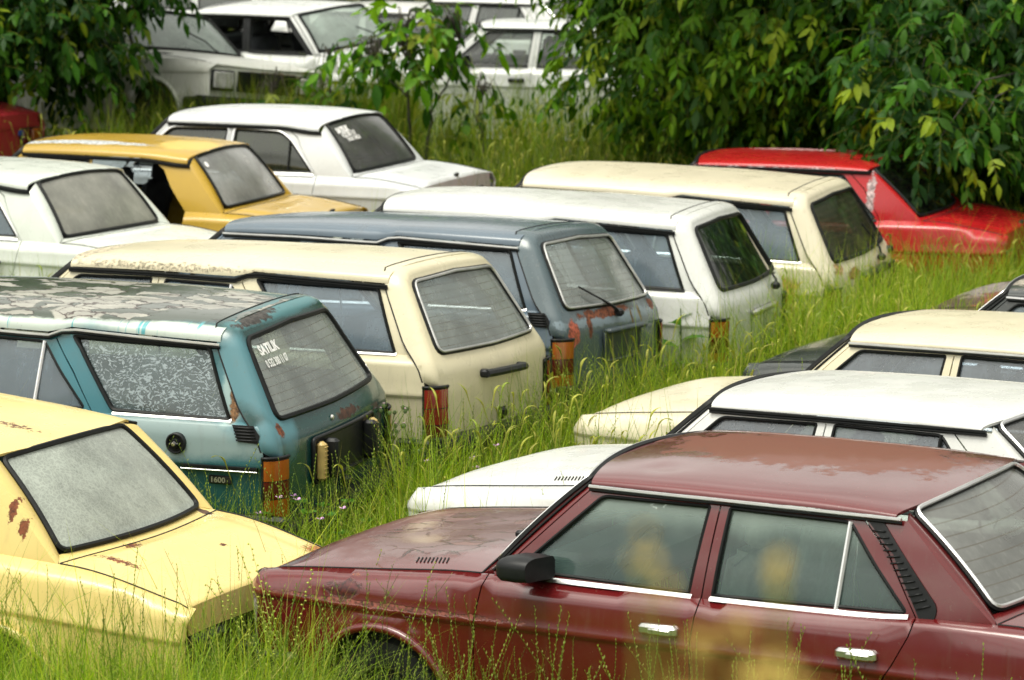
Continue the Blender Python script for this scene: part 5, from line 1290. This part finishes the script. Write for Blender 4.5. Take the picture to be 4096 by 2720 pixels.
# young sapling between the back cars
b0 = (-.98, 30.6, gz(-.86, 30.6)); 
tree('sapling', 'slender young walnut sapling in front of the white cars', b0,
     [([b0, (-.96, 30.6, 1.05), (-.98, 30.6, 1.45), (-.95, 30.6, 1.75)], .020, .008), ([(b0[0]+.12, b0[1]+.05, b0[2]), (-.78, 30.6, 1.0), (-.76, 30.55, 1.30), (-.62, 30.5, 1.55), (-.50, 30.5, 1.98)], .020, .006), ([(-.98, 30.6, 1.45), (-1.27, 30.5, 1.72)], .010, .005), ([(-.76, 30.55, 1.30), (-.92, 30.5, 1.62), (-1.02, 30.5, 1.9)], .010, .005)],
     [(-1.05, 30.55, 1.88, .50, .32, .22, 1.0), (-.62, 30.5, 2.02, .20, .22, .20, .9), (-.52, 30.5, 1.35, .08, .12, .06, .6), (-.92, 30.5, 2.2, .28, .22, .10, .8), (-1.42, 30.5, 1.62, .12, .2, .06, .5)], 150, .13, PAL_L*1.15, 2, tip=np.array([.26, .30, .03]))

for sx_, sy_, sh_, lb_ in ((-2.22, 30.9, 1.05, 'leafy shoot in the weeds in front of the worn white sedan grille'), (-.30, 31.2, .95, 'small leafy shoot below the facing-left white sedan door'), (-1.75, 31.8, 1.25, 'taller leafy shoot left of the slender sapling')):
    b0 = (sx_, sy_, gz(sx_, sy_)); z0_ = b0[2]
    tree('sapling', lb_, b0, [([b0, (sx_+.02, sy_, z0_+sh_*.5), (sx_, sy_, z0_+sh_*.9)], .012, .004)], [(sx_, sy_, z0_+sh_*.75, .26, .2, sh_*.28, 1.0)], 26, .12, PAL_L, 2, tip=np.array([.24, .28, .04]))
# far wood out of view, added for its dark reflection in the wet roofs
P, D = blob_pts([(x_, y_, 3.2+.5*math.sin(x_), 3.6, 3.0, 3.4, 1.0) for x_, y_ in ((-21, 58), (-15, 60), (-9, 57), (-3, 60), (3, 57), (9, 59), (15, 56), (21, 59), (27, 57))], 9000, .2)
n = len(P); V, F, C = leaf_mesh(P, D, np.tile([[0, 0, 1.]], (n, 1))+npr.normal(0, .5, (n, 3)), npr.uniform(.5, .9, n), npr.uniform(.3, .5, n), PAL_D[npr.choice(4, n)], npr.uniform(.05, .3, n))
o_ = big_mesh('unseen_wood', V, F, LM, C); o_['kind'] = 'stuff'; o_['label'] = 'unseen dark green wood beyond the parked cars, added for roof reflections'; o_['category'] = 'trees'

# ------------------------------------------------------------------ single weeds
STEM = simple('weed_stem', (.10, .17, .03), .6, var=.2); STEMY = simple('pale_weed_stem', (.30, .33, .05), .6, var=.2)
def root_at(name, label, cat, x, y, group=None):
    r_ = bpy.data.objects.new(name, None); COL.objects.link(r_); r_.location = (x, y, gz(x, y)); r_['label'] = label; r_['category'] = cat
    if group: r_['group'] = group
    return r_
def leaves_obj(name, root, P, D, L_, W_, cols, curl=.3, lift=(0, 0, 1)):
    n = len(P); V, F, C = leaf_mesh(np.array(P), np.array(D)/np.linalg.norm(np.array(D), axis=1, keepdims=True), np.tile([lift], (n, 1))+npr.normal(0, .3, (n, 3)), np.array(L_), np.array(W_), np.array(cols), np.full(n, curl))
    return big_mesh(name, V, F, LM, C, root)
def thistle(x, y, hmax, label):
    r_ = root_at('thistle', label, 'weed', x, y); st = MB(); bu = MB(); P, D, L_, W_, C_ = [], [], [], [], []
    pet = MB()
    for k in range(6):
        a_ = rng.uniform(0, 2*PI); h = hmax*rng.uniform(.72, 1); q0 = Vector((rng.uniform(-.08, .08), rng.uniform(-.08, .08), 0)); q1 = q0+Vector((.14*math.cos(a_), .14*math.sin(a_), h)); mid = q0.lerp(q1, .55)+Vector((0, 0, .05))
        st.tube([q0, mid, q1], [.006, .0045, .0025], seg=5)
        for b_ in range(5):
            t_ = rng.uniform(.5, .92); s0 = mid.lerp(q1, (t_-.5)*2) if t_ > .5 else q0.lerp(mid, t_*2); an = rng.uniform(0, 2*PI); e = s0+Vector((.09*math.cos(an), .09*math.sin(an), rng.uniform(.06, .15))); st.tube([s0, e], [.003, .002], seg=4)
            for q_ in ((e, 1),) if b_ else ((e, 1), (q1, 1)):
                p_ = q_[0]; bu.lathe([(0, -.012), (.009, -.006), (.011, .004), (.006, .014), (0, .015)], p_, 'Z', 8)
                for s_ in range(6): c_ = 2*PI*s_/6; bu.tube([p_, p_+Vector((.017*math.cos(c_), .017*math.sin(c_), .007))], [.003, .0006], seg=4)
                if rng.random() < .5: pet.lathe([(0, .012), (.007, .020), (0, .022)], p_, 'Z', 7)
        for b_ in range(7):
            t_ = rng.uniform(.15, .85); s0 = q0.lerp(q1, t_); an = rng.uniform(0, 2*PI); P.append(tuple(s0)); D.append((math.cos(an), math.sin(an), .5)); L_.append(rng.uniform(.05, .10)); W_.append(.014); C_.append((.06, .13, .025))
    st.build('stem', [STEM], r_); bu.build('bud', [simple('thistle_bud', (.11, .17, .05), .7, var=.3)], r_); pet.build('flower', [simple('thistle_flower', (.62, .42, .50), .7)], r_); leaves_obj('leaves', r_, P, D, L_, W_, C_)
thistle(-.95, 18.0, .92, 'tall thistle with small pink buds beside the cream wagon red taillight')
thistle(-.68, 17.7, .80, 'shorter thistle with pink buds in front of the cream wagon tailgate')
def mallow(x, y, label, h=.45, nf=6, nl=26, r=.32):
    r_ = root_at('mallow', label, 'flowering weed', x, y); st = MB(); fl = MB(); P, D, L_, W_, C_ = [], [], [], [], []
    for k in range(nl):
        a_ = rng.uniform(0, 2*PI); rr = r*math.sqrt(rng.random()); p_ = Vector((rr*math.cos(a_), rr*math.sin(a_), h*rng.uniform(.45, 1.15))); st.tube([(0, 0, 0), (p_.x*.5, p_.y*.5, p_.z*.8), p_], [.004, .003, .002], seg=4)
        for s_ in range(5):
            an = a_+(s_-2)*.62; P.append(tuple(p_)); D.append((math.cos(an), math.sin(an), .25)); L_.append(.052); W_.append(.04); C_.append((.075, .20, .025) if k % 3 else (.11, .25, .03))
    for k in range(nf):
        a_ = rng.uniform(0, 2*PI); p_ = Vector((r*1.05*rng.uniform(.4, 1)*math.cos(a_), r*rng.uniform(.4, 1)*math.sin(a_), h*rng.uniform(1.0, 1.45))); st.tube([(p_.x*.3, p_.y*.3, .1), p_], [.003, .0018], seg=4)
        for s_ in range(5):
            an = 2*PI*s_/5; d_ = Vector((math.cos(an), math.sin(an)-.4, .35)).normalized(); sd = d_.cross(Vector((0, 0, 1))).normalized(); fl.add([p_, p_+d_*.016-sd*.009, p_+d_*.024, p_+d_*.016+sd*.009], [(0, 1, 2, 3)])
    st.build('stem', [STEM], r_); leaves_obj('leaves', r_, P, D, L_, W_, C_, .1); fl.build('flower', [simple('pink_petal', (.62, .34, .60), .6, var=.15)], r_)
mallow(-.98, 16.25, 'pink flowering mallow with round leaves behind the teal wagon tailgate', .50, 9)
mallow(-.30, 17.85, 'pink flowering mallow by the cream wagon rear bumper', .42, 8, 14)
mallow(-1.45, 15.35, 'leafy white-tipped weed between the teal wagon and the yellow trunk', .42, 0, 24, .22)
SEEDM = simple('dock_seed', (.36, .42, .04), .6, var=.25); DRYM = simple('dry_yellow_flower', (.60, .44, .10), .7, var=.2)
def dock(x, y, label, n_, h, spread):
    r_ = root_at('dock', label, 'weed', x, y); st = MB(); sd = MB()
    for k in range(n_):
        a_ = rng.uniform(0, 2*PI); lean = spread*rng.uniform(.3, 1); hh = h*rng.uniform(.75, 1); pts = [Vector((math.cos(a_)*lean*t_*t_, math.sin(a_)*lean*t_*t_, hh*t_)) for t_ in [i/8 for i in range(9)]]; st.tube(pts, [.0032-.002*i/8 for i in range(9)], seg=4)
        sd = MB()
        for i in range(26):
            t_ = .42+.58*i/25; q_ = Vector((math.cos(a_)*lean*t_*t_, math.sin(a_)*lean*t_*t_, hh*t_)); an = i*2.4; c_ = q_+Vector((math.cos(an), math.sin(an), 0))*.007; sd.lathe([(0, -.0055), (.0055, 0), (0, .0055)], c_, 'Z', 6)
        sd.build('seed_spike', [SEEDM], r_)
    st.build('stem', [STEMY], r_)
dock(-.93, 13.55, 'yellow-green beaded seed stalks in front of the maroon car nose', 6, .98, .35)
# broad leaves in front of the white wagon
r_ = root_at('sow_thistle', 'broad-leaved weed in front of the white wagon tailgate', 'weed', 1.05, 21.1); P, D, L_, W_, C_ = [], [], [], [], []
st = MB(); st.tube([(0, 0, 0), (.03, 0, .45), (.02, 0, .86)], [.009, .007, .003], seg=6)
for k in range(9):
    an = k*2.4; z_ = .40+.05*k; P.append((.02, 0, z_)); D.append((math.cos(an), math.sin(an), .55)); L_.append(rng.uniform(.16, .27)); W_.append(rng.uniform(.05, .085)); C_.append((.07, .19, .035))
st.build('stem', [STEM], r_); leaves_obj('leaves', r_, P, D, L_, W_, C_, .35)
# tall out-of-focus yellow weed close to the camera
def tall_weed(x, y, h, label, heads):
    r_ = root_at('tall_weed', label, 'weed', x, y); st = MB(); z0 = -gz(x, y)
    st.tube([(0, 0, 0), (.02, 0, h*.5), (0, 0, h-.10)], [.008, .006, .003], seg=6)
    for (dx, dz, n_, sg) in heads:
        fl = MB(); c_ = Vector((dx, rng.uniform(-.04, .04), h+dz)); st.tube([(0, 0, h-.35), c_], [.003, .0015], seg=5)
        for k in range(n_):
            q_ = c_+Vector((rng.gauss(0, sg), rng.gauss(0, sg), rng.gauss(0, sg))); fl.lathe([(0, -.0035), (.0035, 0), (0, .0035)], q_, 'Z', 6)
        fl.build('flower_head', [DRYM], r_)
    st.build('stem', [STEMY], r_)
tall_weed(.140, 1.9, 3.385, 'blurred tall yellow flowering weed close to the camera at bottom right', [(-.024, -.012, 14, .004), (.002, -.026, 20, .005), (.020, -.018, 12, .004), (-.006, .002, 8, .004), (.028, -.036, 14, .005), (-.030, -.038, 12, .005)])
tall_weed(.162, 2.0, 3.395, 'blurred pale flower head close to the camera against the maroon rear door', [(.002, .010, 7, .004), (.006, -.006, 6, .004)])
tall_weed(.080, 1.95, 3.415, 'blurred pale flower head close to the camera against the maroon front door', [(.0, .0, 7, .005), (.012, -.006, 5, .004)])
